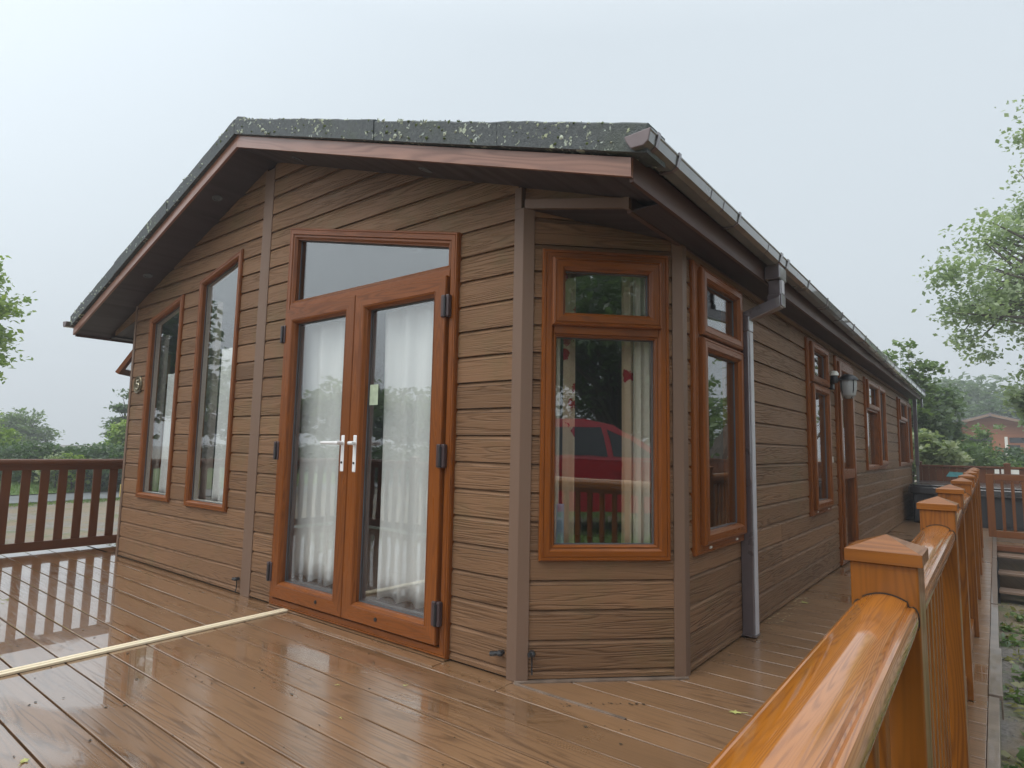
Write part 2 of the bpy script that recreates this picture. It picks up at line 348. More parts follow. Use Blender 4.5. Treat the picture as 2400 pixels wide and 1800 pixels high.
def m_ground():
    M, t, b = mat('gravel_and_mud'); tc = N(t, 'TexCoord')
    def no(s, d=6, sx=1):
        mp = N(t, 'Mapping'); mp.inputs['Scale'].default_value = (1, sx, 1); L(t, tc.outputs['Object'], mp.inputs[0])
        n = N(t, 'TexNoise'); n.inputs['Scale'].default_value = s; n.inputs['Detail'].default_value = d; n.inputs['Roughness'].default_value = .65; L(t, mp.outputs[0], n.inputs['Vector']); return n.outputs['Fac']
    c = ramp(t, no(26, 8), [(.3, (.12, .105, .095)), (.7, (.32, .29, .26))])
    c = mixc(t, math_(t, 'MULTIPLY', ramp(t, no(1.1, 5, .35), [(.44, (0, 0, 0)), (.56, (1, 1, 1))]), .85), c, (.25, .185, .11))
    c = mixc(t, math_(t, 'MULTIPLY', ramp(t, no(2.3, 6), [(.52, (0, 0, 0)), (.62, (1, 1, 1))]), .7), c, (.11, .15, .05))
    L(t, c, b.inputs['Base Color']); b.inputs['Roughness'].default_value = .7
    bp = N(t, 'Bump'); bp.inputs['Strength'].default_value = 1; bp.inputs['Distance'].default_value = .03; L(t, no(26, 8), bp.inputs['Height']); L(t, bp.outputs[0], b.inputs['Normal']); return M
M_ground = m_ground()
M_road = plain('wet_tarmac', (.20, .205, .205), .6, vary=.15, scale=3, bump=.3)
M_lawn = plain('lawn_soil', (.12, .19, .045), .9, vary=.3, scale=4, bump=.6)

# ------------------------------------------------------------------ 2D polygon tools for the walls
def clip(P, a, b, c):           # keep a*x+b*y<=c
    out = []
    for i in range(len(P)):
        p, q = P[i], P[(i + 1) % len(P)]; dp = a * p[0] + b * p[1] - c; dq = a * q[0] + b * q[1] - c
        if dp <= 1e-9: out.append(p)
        if (dp < -1e-9 and dq > 1e-9) or (dp > 1e-9 and dq < -1e-9):
            t = dp / (dp - dq); out.append((p[0] + (q[0] - p[0]) * t, p[1] + (q[1] - p[1]) * t))
    return out
def area(P): return .5 * abs(sum(P[i][0] * P[(i + 1) % len(P)][1] - P[(i + 1) % len(P)][0] * P[i][1] for i in range(len(P)))) if len(P) > 2 else 0
def ccw(P):
    a = sum(P[i][0] * P[(i + 1) % len(P)][1] - P[(i + 1) % len(P)][0] * P[i][1] for i in range(len(P)))
    return P if a > 0 else P[::-1]
def planes(P):                  # half planes a x + b y <= c of a convex ccw polygon
    P = ccw(P); r = []
    for i in range(len(P)):
        (x0, y0), (x1, y1) = P[i], P[(i + 1) % len(P)]; a, b = (y1 - y0), -(x1 - x0); n = math.hypot(a, b); a /= n; b /= n
        r.append((a, b, a * x0 + b * y0))
    return r
def inset(P, d):
    P = ccw(P); H = planes(P); out = []
    for i in range(len(H)):
        a1, b1, c1 = H[i - 1]; a2, b2, c2 = H[i]; c1 -= d; c2 -= d; D = a1 * b2 - a2 * b1
        out.append(((c1 * b2 - c2 * b1) / D, (a1 * c2 - a2 * c1) / D))
    return out
def subtract(P, hole):
    H = sorted(planes(hole), key=lambda h: abs(h[1])); out = []; rem = P
    for a, b, c in H:
        o = clip(rem, -a, -b, -c)
        if area(o) > 1e-5: out.append(o)
        rem = clip(rem, a, b, c)
        if area(rem) < 1e-6: break
    return out
def clipto(P, Q):
    for h in planes(Q): P = clip(P, *h)
    return P
class Wall:
    def __init__(s, O, U, Nn): s.O = Vector(O); s.U = Vector(U).normalized(); s.N = Vector(Nn).normalized(); s.Z = V(0, 0, 1)
    def P(s, a, z, e=0): return s.O + s.U * a + s.Z * z + s.N * e
    def slab(s, mb, poly, e0, e1, g=None, edges=True):
        poly = ccw(poly); A = [s.P(x, z, e1) for x, z in poly]; B = [s.P(x, z, e0) for x, z in poly]; g = g or s.U
        mb.poly(A, g); mb.poly(B[::-1], g)
        for i in range(len(A)): j = (i + 1) % len(A); mb.poly([A[i], B[i], B[j], A[j]], g)
    def ring(s, mb, poly, prof):
        """mitred frame: prof = [(inset, depth)...]"""
        rings = [[s.P(x, z, e) for x, z in inset(poly, d)] for d, e in prof]; n = len(rings[0])
        for R0, R1 in zip(rings, rings[1:]):
            for i in range(n):
                j = (i + 1) % n; g = (R0[j] - R0[i]).normalized(); mb.poly([R0[i], R0[j], R1[j], R1[i]], g)
    def rect(s, a0, z0, a1, z1): return [(a0, z0), (a1, z0), (a1, z1), (a0, z1)]
front = Wall((0, 0, 0), (1, 0, 0), (0, -1, 0))
cham = Wall((0, 0, 0), (1, 1, 0), (1, -1, 0))
side = Wall((.6, 0, 0), (0, 1, 0), (1, 0, 0))
lcham = Wall((-5.04, 0, 0), (-1, 1, 0), (-1, -1, 0))
lside = Wall((-5.64, 0, 0), (0, 1, 0), (-1, 0, 0))
RX = -2.52
def zs(x): return 3.395 - .339 * abs(x - RX)      # underside of the roof
Z0, BH = .0543, .145
HL = 11.82

# ================================================================== GROUND
def ground_h(x, y):
    d = x * .5 - y * .5
    h = -.65 + .50 * min(1, max(0, (d - 2.3) / 2.0))
    return h
mb = MB(); n = 60
xs = np.concatenate([np.linspace(-222, -8, 24), np.linspace(-7, 14, 43), np.linspace(16, 222, 24)]); ys = np.concatenate([np.linspace(-222, -14, 24), np.linspace(-13, 14, 40), np.linspace(16, 222, 24)])
me_v = [(x, y, ground_h(x, y) + (0 if -7 < x < 2.2 and -4 < y < 13 else random.uniform(-.03, .03))) for y in ys for x in xs]
me = bpy.data.meshes.new('ground'); nx = len(xs)
me.from_pydata(me_v, [], [(j * nx + i, j * nx + i + 1, (j + 1) * nx + i + 1, (j + 1) * nx + i) for j in range(len(ys) - 1) for i in range(nx - 1)])
me.materials.append(M_ground); g = bpy.data.objects.new('ground', me); COL.objects.link(g); tag(g, 'wet gravel and mud yard around the lodge', kind='structure')
def sheet(name, pts, z, m, label):
    o = MB().poly([(x, y, z) for x, y in pts], (0, 1, 0)).build(name, m, recalc=False); tag(o, label, kind='structure'); return o
road = MB()
rx = [(-19.5 + .012 * (y - 3) ** 2 * 0, y) for y in range(-40, 61, 4)]
for (y0, y1) in [(y, y + 4) for y in range(-40, 60, 4)]:
    a = lambda y: -18.7 - .08 * y - .0035 * y * y
    road.poly([(a(y0) - 2.6, y0, -.60), (a(y0), y0, -.60), (a(y1), y1, -.60), (a(y1) - 2.6, y1, -.60)], (0, 1, 0))
tag(road.build('road', M_road, recalc=False), 'wet grey site road curving past the lodge', kind='structure')
vg = MB()
for (y0, y1) in [(y, y + 4) for y in range(-60, 80, 4)]:
    a = lambda y: -21.4 - .08 * y - .0035 * y * y
    vg.poly([(a(y0) - 22, y0, -.39), (a(y0) - 1.2, y0, -.40), (a(y1) - 1.2, y1, -.40), (a(y1) - 22, y1, -.39)], (0, 1, 0))
    vg.poly([(a(y0) - 1.2, y0, -.40), (a(y0), y0, -.58), (a(y1), y1, -.58), (a(y1) - 1.2, y1, -.40)], (0, 1, 0))
tag(vg.build('grass_verge', M_lawn, recalc=False), 'green grass bank beyond the site road', kind='structure')
lw = MB().poly([(4.2, -12, -.139), (16, -12, -.139), (16, 3, -.139), (9, 3, -.139), (4.2, -1.2, -.139)], (1, 0, 0))
tag(lw.build('lawn', M_lawn, recalc=False), 'green lawn on the parking side of the lodge', kind='structure')

# ================================================================== DECK
deck = MB().box((-5.86, -3.35, -.62), (1.83, 12.55, -.045)).build('deck', M_dark); tag(deck, 'wet brown composite deck around the lodge', kind='structure')
XE = 1.838
def dboard(x0, x1, y0, y1):
    o = MB().box((x0, y0 + .004, -.03), (x1, y1 - .004, 0), (1, 0, 0)).build('deck_board', M_deck, deck, bevel=.003); return o
fy = [-.178 - .195 * k for k in range(0, 17)]
dboard(-5.86, -.002, -.178, -.001); dboard(.002, XE, -.178, -.046)
for i, (a, b) in enumerate(zip(fy[1:], fy)):
    if b < -1.62 or i % 2 == 3 and False: dboard(-5.86, XE, a, b)
    else:
        dboard(-5.86, -1.962, a, b); dboard(-1.958, XE, a, b)
y = -.043
while y < 12.4:
    if y < .65: dboard(.0 if y < .4 else .5, XE, y, y + .195)
    else: dboard(.57, XE, y, y + .195)
    if y < 3: dboard(-5.86, -5.3 if y < .6 else -5.6, y, y + .195)
    y += .195
# edge flashing strips outside the posts
ey = -3.3; k = 0
for ln, w, lift in [(2.0, .07, 0), (1.35, .075, .004), (1.3, .06, 0), (.95, .085, .006), (1.4, .065, 0), (1.3, .06, .004), (1.5, .055, 0), (1.2, .06, .003), (1.4, .06, 0)]:
    w = w * .55
    MB().box((XE + .002, ey, -.02 + lift), (XE + w + .01, ey + ln - .02, .004 + lift)).box((XE + w + .002, ey, -.10), (XE + w + .0095, ey + ln - .02, -.021 + lift)).build('edge_strip', M_kerb, deck, bevel=.002); ey += ln
for kk in range(4):
    MB().box((XE + .002, -3.35, -.62 + kk * .135), (XE + .022, 12.5, -.62 + kk * .135 + .128)).build('skirt_board', M_tread, deck)
# threshold strip at the chamfer foot
MB().obox(V(0, 0, 0), cham.U, V(0, 0, 1), cham.N, (-.02, .87), (.001, .008), (.02, .05)).build('threshold_strip', M_kerb, deck)
MB().obox(V(.0, -.045, 0), V(1, 0, 0), V(0, 0, 1), V(0, -1, 0), (.02, .62), (.0005, .0045), (-.006, .010)).build('joint_strip', M_kerb, deck)
# two loose pine battens lying from the door across the deck
for dx in (0, 1):
    o = MB(); x0, x1 = -2.0 + dx * .036, -1.957 + dx * .033 - .012 + .0
    o.poly; o.obox(V(x0 + .011, -.03 - .02 * dx, 0), V(.055, -2.2, 0).normalized(), V(0, 0, 1), V(1, .03, 0).normalized(), (0, 3.1), (.0015, .014), (-.0135, .0135))
    b = o.build('pine_batten', M_batten, bevel=.002)
    tag(b, ['bare pine batten on the wet deck, the one on the side nearer the left balustrade', 'bare pine batten on the wet deck, the one on the side nearer the handrail post'][dx], 'batten', 'pale battens laid side by side across the deck')

# ================================================================== LODGE
lodge = empty('holiday_lodge', (-2.52, 5.9, 0), 'brown clad holiday lodge with orange oak windows and french doors', 'lodge')
openings = {'front': [], 'cham': [], 'side': [], 'lcham': []}
DOOR = [(-2.19, .012), (-.444, .012), (-.444, 2.376), (-2.19, 2.772)]
W1 = [(-4.65, .60), (-3.95, .60), (-3.95, 2.510), (-4.65, 2.347)]
W2 = [(-3.63, .592), (-2.915, .592), (-2.915, 2.749), (-3.63, 2.582)]
openings['front'] = [DOOR, W1, W2]
CW = [(.092, .583), (.782, .583), (.782, 2.20), (.092, 2.20)]
openings['cham'] = [CW]; openings['lcham'] = [CW]
P3 = side.rect(.705, .59, 1.487, 2.215); W3 = side.rect(3.35, .60, 4.14, 2.19); SD = side.rect(4.60, .015, 5.52, 2.185)
W4 = side.rect(6.45, .945, 8.13, 2.15); W5 = side.rect(9.87, .955, 11.68, 2.15)
openings['side'] = [P3, W3, SD, W4, W5]
F_T, F_B = .024, .009
def boards(wall, secs, outline, holes, joints={}, mat_=M_clad):
    for r in range(-1, 25):
        zb = Z0 + BH * r; zt = zb + BH
        if zt < .01: continue
        for (a0, a1) in secs:
            cuts = [a0] + [j for j in joints.get(r, []) if a0 < j < a1] + [a1]
            for c0, c1 in zip(cuts, cuts[1:]):
                row = [(c0 + .0008, max(zb, .012)), (c1 - .0008, max(zb, .012)), (c1 - .0008, zt), (c0 + .0008, zt)]
                row = clipto(row, outline)
                if area(row) < 2e-4: continue
                pcs = [row]
                for h in holes:
                    h2 = inset(h, .022); nx_ = []
                    for p in pcs:
                        if area(clipto(p, h2)) < 1e-6: nx_.append(p)
                        else: nx_ += subtract(p, h2)
                    pcs = nx_
                pcs = [p for p in pcs if area(p) > 3e-4]
                # join touching pieces into one board
                groups = []
                for p in pcs:
                    lo, hi = min(q[0] for q in p), max(q[0] for q in p); hit = [g_ for g_ in groups if any(l <= hi + 1e-4 and h_ >= lo - 1e-4 for _, l, h_ in g_)]
                    ng = [(p, lo, hi)]
                    for g_ in hit: ng += g_; groups.remove(g_)
                    groups.append(ng)
                for g_ in groups:
                    mb = MB()
                    for p, _, _ in g_:
                        for z0_, z1_, e0, e1 in ((-9, zb + .117, F_T, F_T), (zb + .119, zb + .1435, F_T, F_B)):
                            q = clip(clip(p, 0, -1, -z0_), 0, 1, z1_)
                            if area(q) < 1e-5: continue
                            q = ccw(q)
                            def E(z): return e0 + (e1 - e0) * min(1, max(0, (z - z0_) / (z1_ - z0_))) if e0 != e1 else e0
                            A = [wall.P(x, z, E(z)) for x, z in q]; B = [wall.P(x, z, -.004) for x, z in q]
                            mb.poly(A, wall.U)
                            for i in range(len(q)):
                                j = (i + 1) % len(q); mb.poly([A[i], B[i], B[j], A[j]], wall.U)
                    if mb.f:
                        mb.build('cladding_board', mat_, lodge, recalc=False)
outline_f = [(-5.04, 0), (0, 0), (0, zs(0)), (RX, zs(RX)), (-5.04, zs(-5.04))]
boards(front, [(-5.02, -2.622), (-2.505, -.03)], outline_f, openings['front'])
boards(cham, [(.035, .815)], cham.rect(-.01, 0, .86, 2.46), openings['cham'])
J = {13: [2.85], 14: [2.85], 12: [5.9], 3: [2.45], 2: [2.45, 7.6], 4: [8.6], 1: [5.95, 9.4], 0: [3.4, 8.9], 5: [9.1], 10: [8.9]}
boards(side, [(.632, HL - .03)], side.rect(.6, 0, HL, 2.29), openings['side'], J)
boards(lcham, [(.035, .815)], lcham.rect(-.01, 0, .86, 2.46), openings['lcham'])
# backing walls
def backing(wall, outline, holes, name='wall'):
    pcs = [outline]
    for h in holes:
        h2 = inset(h, .03); pcs = [q for p in pcs for q in (subtract(p, h2) if area(clipto(p, h2)) > 1e-6 else [p])]
    mb = MB()
    for p in pcs: wall.slab(mb, p, -.045, -.005)
    mb.build(name, M_dark, lodge, recalc=False)
backing(front, outline_f, openings['front']); backing(cham, cham.rect(0, 0, .8485, 2.42), openings['cham'])
backing(side, side.rect(.6, 0, HL, 2.33), openings['side']); backing(lcham, lcham.rect(0, 0, .8485, 2.42), openings['lcham'])
backing(lside, lside.rect(.6, 0, HL, 2.33), [])
MB().box((-5.6, HL - .1, 0), (.56, HL, 2.3)).build('rear_wall', M_clad, lodge)
# trims
def vtrim(wall, a0, a1, z0, z1, e0=-.002, e1=.030, m_=M_trim): MB().obox(wall.O, wall.U, wall.Z, wall.N, (a0, a1), (z0, z1), (e0, e1)).build('corner_trim', m_, lodge, bevel=.003)
vtrim(front, -2.632, -2.500, 0, zs(-2.6) - .03)
def angle_trim(wa, a0, wb, b1, z1, join):
    """L-shaped corner trim whose arris runs straight down"""
    mb = MB(); t = .032
    A0 = wa.P(a0, 0, t); B1 = wb.P(b1, 0, t); A0i = wa.P(a0, 0, -.002); B1i = wb.P(b1, 0, -.002)
    # arris = intersection of the two offset planes
    d = (wa.N + wb.N).normalized(); cosh = d.dot(wa.N); J_ = join + d * (t / cosh); Ji = join - d * .002
    prof = [A0, J_, B1, B1i, Ji, A0i]
    mb.prism([Vector(p) for p in prof], (0, 0, 0), (0, 0, z1)); mb.build('corner_trim', M_trim, lodge, bevel=.002)
angle_trim(front, -.048, cham, .048, 2.42, V(0, 0, 0))
angle_trim(cham, .8485 - .045, side, .6 + .045, 2.288, V(.6, .6, 0))
MB().obox(V(0, 0, 0), front.U, front.Z, front.N, (-.048, -.004), (2.4205, zs(0) - .003), (-.002, .032)).build('corner_trim', M_trim, lodge)
angle_trim(lcham, .04, front, -5.04 + .03, 2.17, V(-5.04, 0, 0))
MB().obox(V(0, 0, 0), front.U, front.Z, front.N, (-5.05, -5.012), (2.1705, zs(-5.04) - .003), (-.002, .032)).build('corner_trim', M_trim, lodge)
MB().obox(side.O, side.U, side.Z, side.N, (HL - .05, HL + .02), (0, 2.28), (-.002, .03)).build('corner_trim', M_trim, lodge)
# gable piece over the chamfered corner, its strip and sloping soffit
mb = MB(); front.slab(mb, [(.002, 2.421), (.60, 2.286), (.60, zs(.6)), (.002, zs(0))], -.03, .004); mb.build('gable_infill', M_clad, lodge)
mb = MB(); front.slab(mb, [(.012, 2.418), (.60, 2.284), (.60, 2.334), (.012, 2.468)], .005, .024); mb.build('gable_strip', M_trim, lodge)
mb = MB(); front.slab(mb, [(.601, 2.278), (.628, 2.272), (.628, 2.33), (.601, 2.336)], .003, .028); mb.build('gable_strip', M_trim, lodge)
mb = MB(); front.slab(mb, [(-5.042, 2.421), (-5.64, 2.286), (-5.64, zs(-5.64)), (-5.042, zs(-5.042))], -.03, .004); mb.build('gable_infill', M_clad, lodge)
for sx, x0 in ((1, 0), (-1, -5.04)):
    A = [V(x0, 0, 2.418), V(x0 + sx * .6, 0, 2.284), V(x0 + sx * .6, .6, 2.284)]
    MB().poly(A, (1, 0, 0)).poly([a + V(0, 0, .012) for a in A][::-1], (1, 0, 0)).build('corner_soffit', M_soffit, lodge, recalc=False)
# side frieze and eaves soffits
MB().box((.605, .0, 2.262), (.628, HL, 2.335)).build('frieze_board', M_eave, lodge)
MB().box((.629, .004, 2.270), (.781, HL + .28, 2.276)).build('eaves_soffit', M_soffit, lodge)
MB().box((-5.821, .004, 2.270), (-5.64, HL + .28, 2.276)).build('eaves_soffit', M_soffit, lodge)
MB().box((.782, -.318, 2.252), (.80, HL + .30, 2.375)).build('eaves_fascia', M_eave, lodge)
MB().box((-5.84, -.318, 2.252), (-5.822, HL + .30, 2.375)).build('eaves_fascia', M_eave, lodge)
# gable soffit, roof deck
for sx in (1, -1):
    xe = RX + sx * 3.32
    def zz(x): return zs(x)
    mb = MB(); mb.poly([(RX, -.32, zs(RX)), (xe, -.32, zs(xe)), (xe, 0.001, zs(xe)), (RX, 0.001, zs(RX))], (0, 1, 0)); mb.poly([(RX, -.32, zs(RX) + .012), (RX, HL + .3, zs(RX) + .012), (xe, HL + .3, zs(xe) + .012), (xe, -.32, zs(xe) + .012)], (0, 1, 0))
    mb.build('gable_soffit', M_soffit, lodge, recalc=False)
    # barge fascia in front
    for yy, y2 in ((-.341, -.321), (HL + .30, HL + .32)):
        mb = MB(); P = [(RX, zs(RX) - .004), (xe, zs(xe) - .004), (xe, zs(xe) + .078), (RX, zs(RX) + .088)]
        A = [V(x, yy, z) for x, z in P]; B = [V(x, y2, z) for x, z in P]; g_ = (A[1] - A[0]).normalized()
        mb.poly(A, g_).poly(B[::-1], g_)
        for i in range(4): mb.poly([A[i], B[i], B[(i + 1) % 4], A[(i + 1) % 4]], g_)
        mb.build('barge_board', M_fascia, lodge)
    # verge tiles: separate lengths along the slope
    cutsx = [0, .62, 1.68, 2.62, 3.41] if sx > 0 else [0, 1.1, 2.2, 3.34]
    for a, b in zip(cutsx, cutsx[1:]):
        x0_, x1_ = RX + sx * (a + .003), RX + sx * (b - .003); lift = .004 * (cutsx.index(a) % 2)
        for yy, y2 in ((-.368 - lift, -.20), (HL + .2, HL + .345)):
            mb = MB(); n = 14; top = []; bot = []
            for i in range(n + 1):
                x = x0_ + (x1_ - x0_) * i / n; w = random.uniform(-.003, .004)
                top.append((x, zs(x) + .216 + w + lift)); bot.append((x, zs(x) + .090 + random.uniform(-.001, .001)))
            A0 = [V(x, yy, z) for x, z in bot]; A1 = [V(x, yy - .004, z - .012) for x, z in top]; A2 = [V(x, yy + .012, z) for x, z in top]; A3 = [V(x, y2, z) for x, z in top]; A4 = [V(x, y2, z) for x, z in bot]
            ring_ = [A0, A1, A2, A3, A4]
            for q in range(5):
                R0, R1 = ring_[q], ring_[(q + 1) % 5]
                for i in range(n): mb.poly([R0[i], R0[i + 1], R1[i + 1], R1[i]], (1, 0, 0))
            for i in (0, n): mb.poly([r_[i] for r_ in ring_], (0, 0, 1))
            mb.build('verge_tile', M_roof, lodge)
    # roof slope in stepped tile courses
    mb = MB(); nc = 10
    for i in range(nc):
        a, b = 3.36 * i / nc, 3.36 * (i + 1) / nc
        xa, xb = RX + sx * a, RX + sx * b
        P = [V(xa, -.199, zs(xa) + .185), V(xb, -.199, zs(xb) + .205), V(xb, -.199, zs(xb) + .165), V(xa, -.199, zs(xa) + .145)]
        mb.prism([p for p in P], (0, 0, 0), (0, HL + .39, 0))
    mb.build('roof_slope', M_roof, lodge)
# ridge cap pieces
yy = -.352; i = 0
while yy < HL + .3:
    mb = MB(); P = [(0, .262), (.11, .222), (.125, .196), (.09, .198), (0, .231), (-.09, .198), (-.125, .196), (-.11, .222)]
    mb.prism([V(RX + x, 0, zs(RX) + z - .022) for x, z in P], (0, yy, 0), (0, yy + .44, 0)); mb.build('ridge_tile', M_roof, lodge, bevel=.008); yy += .445
# lichen and moss crusts on the verge
def crust(name, m_, cnt, smin, smax, seed):
    r = random.Random(seed); mb = MB()
    for _ in range(cnt):
        a = r.uniform(.05, 3.25); sx = 1 if r.random() < .75 else -1; x = RX + sx * a; top = r.random() < .3
        z = zs(x) + (.208 if top else r.uniform(.099, .195)); y_ = -.375
        k = len(mb.v); n = r.randint(6, 9); s_ = r.uniform(smin, smax) * (1.4 if r.random() < .15 else 1)
        cx, cz = x, z
        ring1 = []; 
        for j in range(n):
            t = 2 * math.pi * j / n; q = s_ * r.uniform(.55, 1.15)
            ring1.append(V(cx + q * math.cos(t), y_ + .004, cz + q * math.sin(t) * .8))
        c = V(cx, y_ - r.uniform(.003, .009), cz)
        for j in range(n): mb.poly([ring1[j], ring1[(j + 1) % n], c])
    tag(mb.build(name, m_, lodge, recalc=False), kind='stuff')
crust('lichen', M_lichen, 120, .004, .017, 3); crust('moss', M_moss, 60, .006, .016, 5)
mb = MB(); r = random.Random(9)
for _ in range(170):                                 # tufts breaking the roof's top edge
    sx = 1 if r.random() < .7 else -1; x = RX + sx * r.uniform(.02, 3.3); z = zs(x) + .216; s_ = r.uniform(.003, .010); y_ = -.36 + r.uniform(0, .03)
    for j in range(4):
        t = r.uniform(0, 6.28); mb.poly([V(x - s_, y_, z - .004), V(x + s_, y_, z - .004), V(x + s_ * math.cos(t), y_ + s_ * math.sin(t), z + s_ * r.uniform(.4, 1.5))])
tag(mb.build('moss', M_moss, lodge, recalc=False), kind='stuff')

# gutters
def gutter(xb, sx, y0, y1, parent=lodge):
    P = [(0, .066), (.010, .045), (.030, .015), (.082, .012), (.104, .026), (.112, .064), (.117, .068), (.117, .074), (.107, .074), (.098, .030), (.079, .017), (.033, .020), (.015, .047), (.006, .068)]
    mb = MB(); dz = -.055
    mb.prism([V(sx * x, 0, z) for x, z in P], (xb, y0, 2.338), (xb - .02 * sx, y1, 2.338 + dz)); mb.build('gutter', M_gutter, parent)
    mb = MB(); P2 = [(0, .068), (.009, .043), (.03, .011), (.084, .009), (.107, .024), (.118, .075)]
    mb.prism([V(sx * x, 0, z) for x, z in P2], (xb, y0 - .008, 2.338), (xb, y0 - .0005, 2.338)); mb.build('gutter_end_cap', M_gutter_end, parent, bevel=.004)
gutter(.802, 1, -.40, HL + .30); gutter(-5.842, -1, -.40, HL + .30)
for yb in (-.33, -.12, .68, 1.50, 1.66, 2.25, 2.88, 3.5, 4.1, 4.8, 5.6, 6.4, 7.2, 7.9, 8.7, 9.5, 10.3, 11.2, 12.0):
    z = 2.338 - .055 * (yb + .4) / 12.5
    P = [(.002, .096), (.008, .036), (.032, -.006), (.088, -.006), (.113, .026), (.124, .085), (.131, .100), (.127, .112), (.118, .112), (.118, .098), (.113, .095), (.113, .085), (.102, .036), (.082, .0065), (.04, .0065)]
    P = [(.002, .068), (.008, .042), (.029, .010), (.084, .008), (.108, .022), (.120, .066), (.121, .082), (.113, .082), (.1165, .068), (.1050, .0255), (.082, .0112), (.0305, .0138), (.0105, .044), (.006, .068)]
    mb = MB(); w = .04 if yb in (1.50, 1.66) else .022
    mb.prism([V(.802 - .02 * (yb + .4) / 12.5 + x, 0, z + q) for x, q in P], (0, yb - w / 2, 0), (0, yb + w / 2, 0)); mb.build('gutter_bracket', M_pipe, lodge)
for yb in (.28, .45, 1.23, 5.1, 9.1):
    z = 2.338 - .055 * (yb + .4) / 12.5
    mb = MB(); P = [(.084, .0112), (.1062, .0255), (.1148, .062), (.112, .063), (.103, .028), (.082, .0145)]
    mb.prism([V(.802 - .02 * (yb + .4) / 12.5 + x, 0, z + q) for x, q in P], (0, yb - .003, 0), (0, yb + .003, 0)); mb.build('gutter_joint', M_pipe, lodge)
MB().box((.806, 1.50, 2.255), (.900, 1.66, 2.343)).build('gutter_outlet', M_pipe, lodge, bevel=.006)
def downpipe(yc, xin=.624, first=True):
    w = .078
    dp = MB().box((xin, yc - w / 2, .012), (xin + w, yc + w / 2, 2.02)).build('downpipe', M_pipe, lodge, bevel=.008)
    mb = MB(); mb.box((.817, yc - w / 2 + .04, 2.09), (.817 + w, yc + w / 2 + .04, 2.254)); mb.build('pipe_drop', M_pipe, dp, bevel=.006)
    MB().box((xin + w + .0005, yc - .030, .024), (xin + w + .0065, yc + .030, 1.925)).build('pipe_highlight_strip', M_pale, dp)  # added pale strip, paints the bright sky reflection on the pipe's outer face
    MB().box((.8955, yc + .012, 2.165), (.9005, yc + .068, 2.252)).build('pipe_highlight_strip', M_pale, dp)  # same painted highlight on the upper drop
    mb = MB(); pr = [V(0, -w / 2, -.03), V(0, w / 2, -.03), V(0, w / 2, .045), V(0, -w / 2, .045)]
    mb.prism([p for p in pr], (xin + .0, yc, 2.00), (.892, yc + .03, 2.105)); mb.build('pipe_offset', M_pipe, dp, bevel=.006)
    MB().box((xin - .005, yc - w / 2 - .005, 1.93), (xin + w + .005, yc + w / 2 + .005, 2.03)).build('pipe_socket', M_pipe, dp, bevel=.005)
    MB().box((.811, yc - w / 2 + .035, 2.08), (.902, yc + w / 2 + .047, 2.16)).build('pipe_socket', M_pipe, dp, bevel=.005)
    MB().box((xin - .006, yc - w / 2 - .008, .0115), (xin + w + .007, yc + w / 2 + .008, .022)).build('pipe_foot', M_pipe, dp)
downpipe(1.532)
dp2 = MB().box((.69, HL - .02, .95), (.755, HL + .045, 2.25)).build('downpipe', M_pipe, lodge, bevel=.008)
MB().box((.70, HL - .005, -.02), (.745, HL + .035, .96)).build('lower_pipe', M_gutter, dp2, bevel=.008)
MB().box((.806, HL + .2, 2.10), (.84, HL + .29, 2.27)).build('gutter_stop', M_gutter, lodge)

# ------------------------------------------------------------------ windows
def pane(wall, poly, e, parent, name='pane'):
    mb = MB(); wall.slab(mb, poly, e - .004, e); o = mb.build(name, M_glass, parent); return o
FR = [(0, -.01), (0, .040), (.006, .050), (.018, .050), (.021, .046), (.024, .050), (.050, .050), (.060, .040), (.066, .036), (.066, -.05)]
def frame(wall, poly, parent, prof, name='frame', m_=M_frame):
    mb = MB(); wall.ring(mb, poly, prof); return mb.build(name, m_, parent, recalc=False)
def gasket(wall, poly, parent, e):
    mb = MB(); wall.ring(mb, poly, [(0, e + .006), (.006, e + .006), (.006, e - .001)]); mb.build('gasket', M_gasket, parent, recalc=False)
def fixed_window(wall, poly, width=.052):
    w = MB(); wall.ring(w, poly, [(0, -.01), (0, .036), (.006, .046), (.016, .046), (.019, .042), (.022, .046), (width - .014, .046), (width - .004, .036), (width, .030), (width, -.06)])
    o = w.build('window', M_frame, lodge, recalc=False)
    ip = inset(poly, width - .001); pane(wall, ip, -.004, o); gasket(wall, ip, o, -.004)
    ip2 = inset(poly, width); mb = MB(); wall.ring(mb, ip2, [(0, -.012), (.008, -.012), (.008, -.045), (.0, -.045)]); mb.build('inner_bead', M_cream, o, recalc=False)
    return o
fixed_window(front, W1); fixed_window(front, W2)
SASH = [(0, .030), (0, .068), (.006, .076), (.014, .078), (.017, .074), (.020, .078), (.052, .078), (.062, .066), (.068, .060), (.068, .0)]
def sash(wall, poly, parent, prof=SASH, name='sash', wd=.068, ge=.03):
    mb = MB(); wall.ring(mb, poly, prof); o = mb.build(name, M_frame, parent, recalc=False)
    ip = inset(poly, wd - .001); pane(wall, ip, ge, o); gasket(wall, ip, o, ge); return o
def bar(wall, a0, z0, a1, z1, parent, e1=.049, name='mullion'):
    MB().obox(wall.O, wall.U, wall.Z, wall.N, (a0, a1), (z0, z1), (-.05, e1)).build(name, M_frame, parent, bevel=.004)
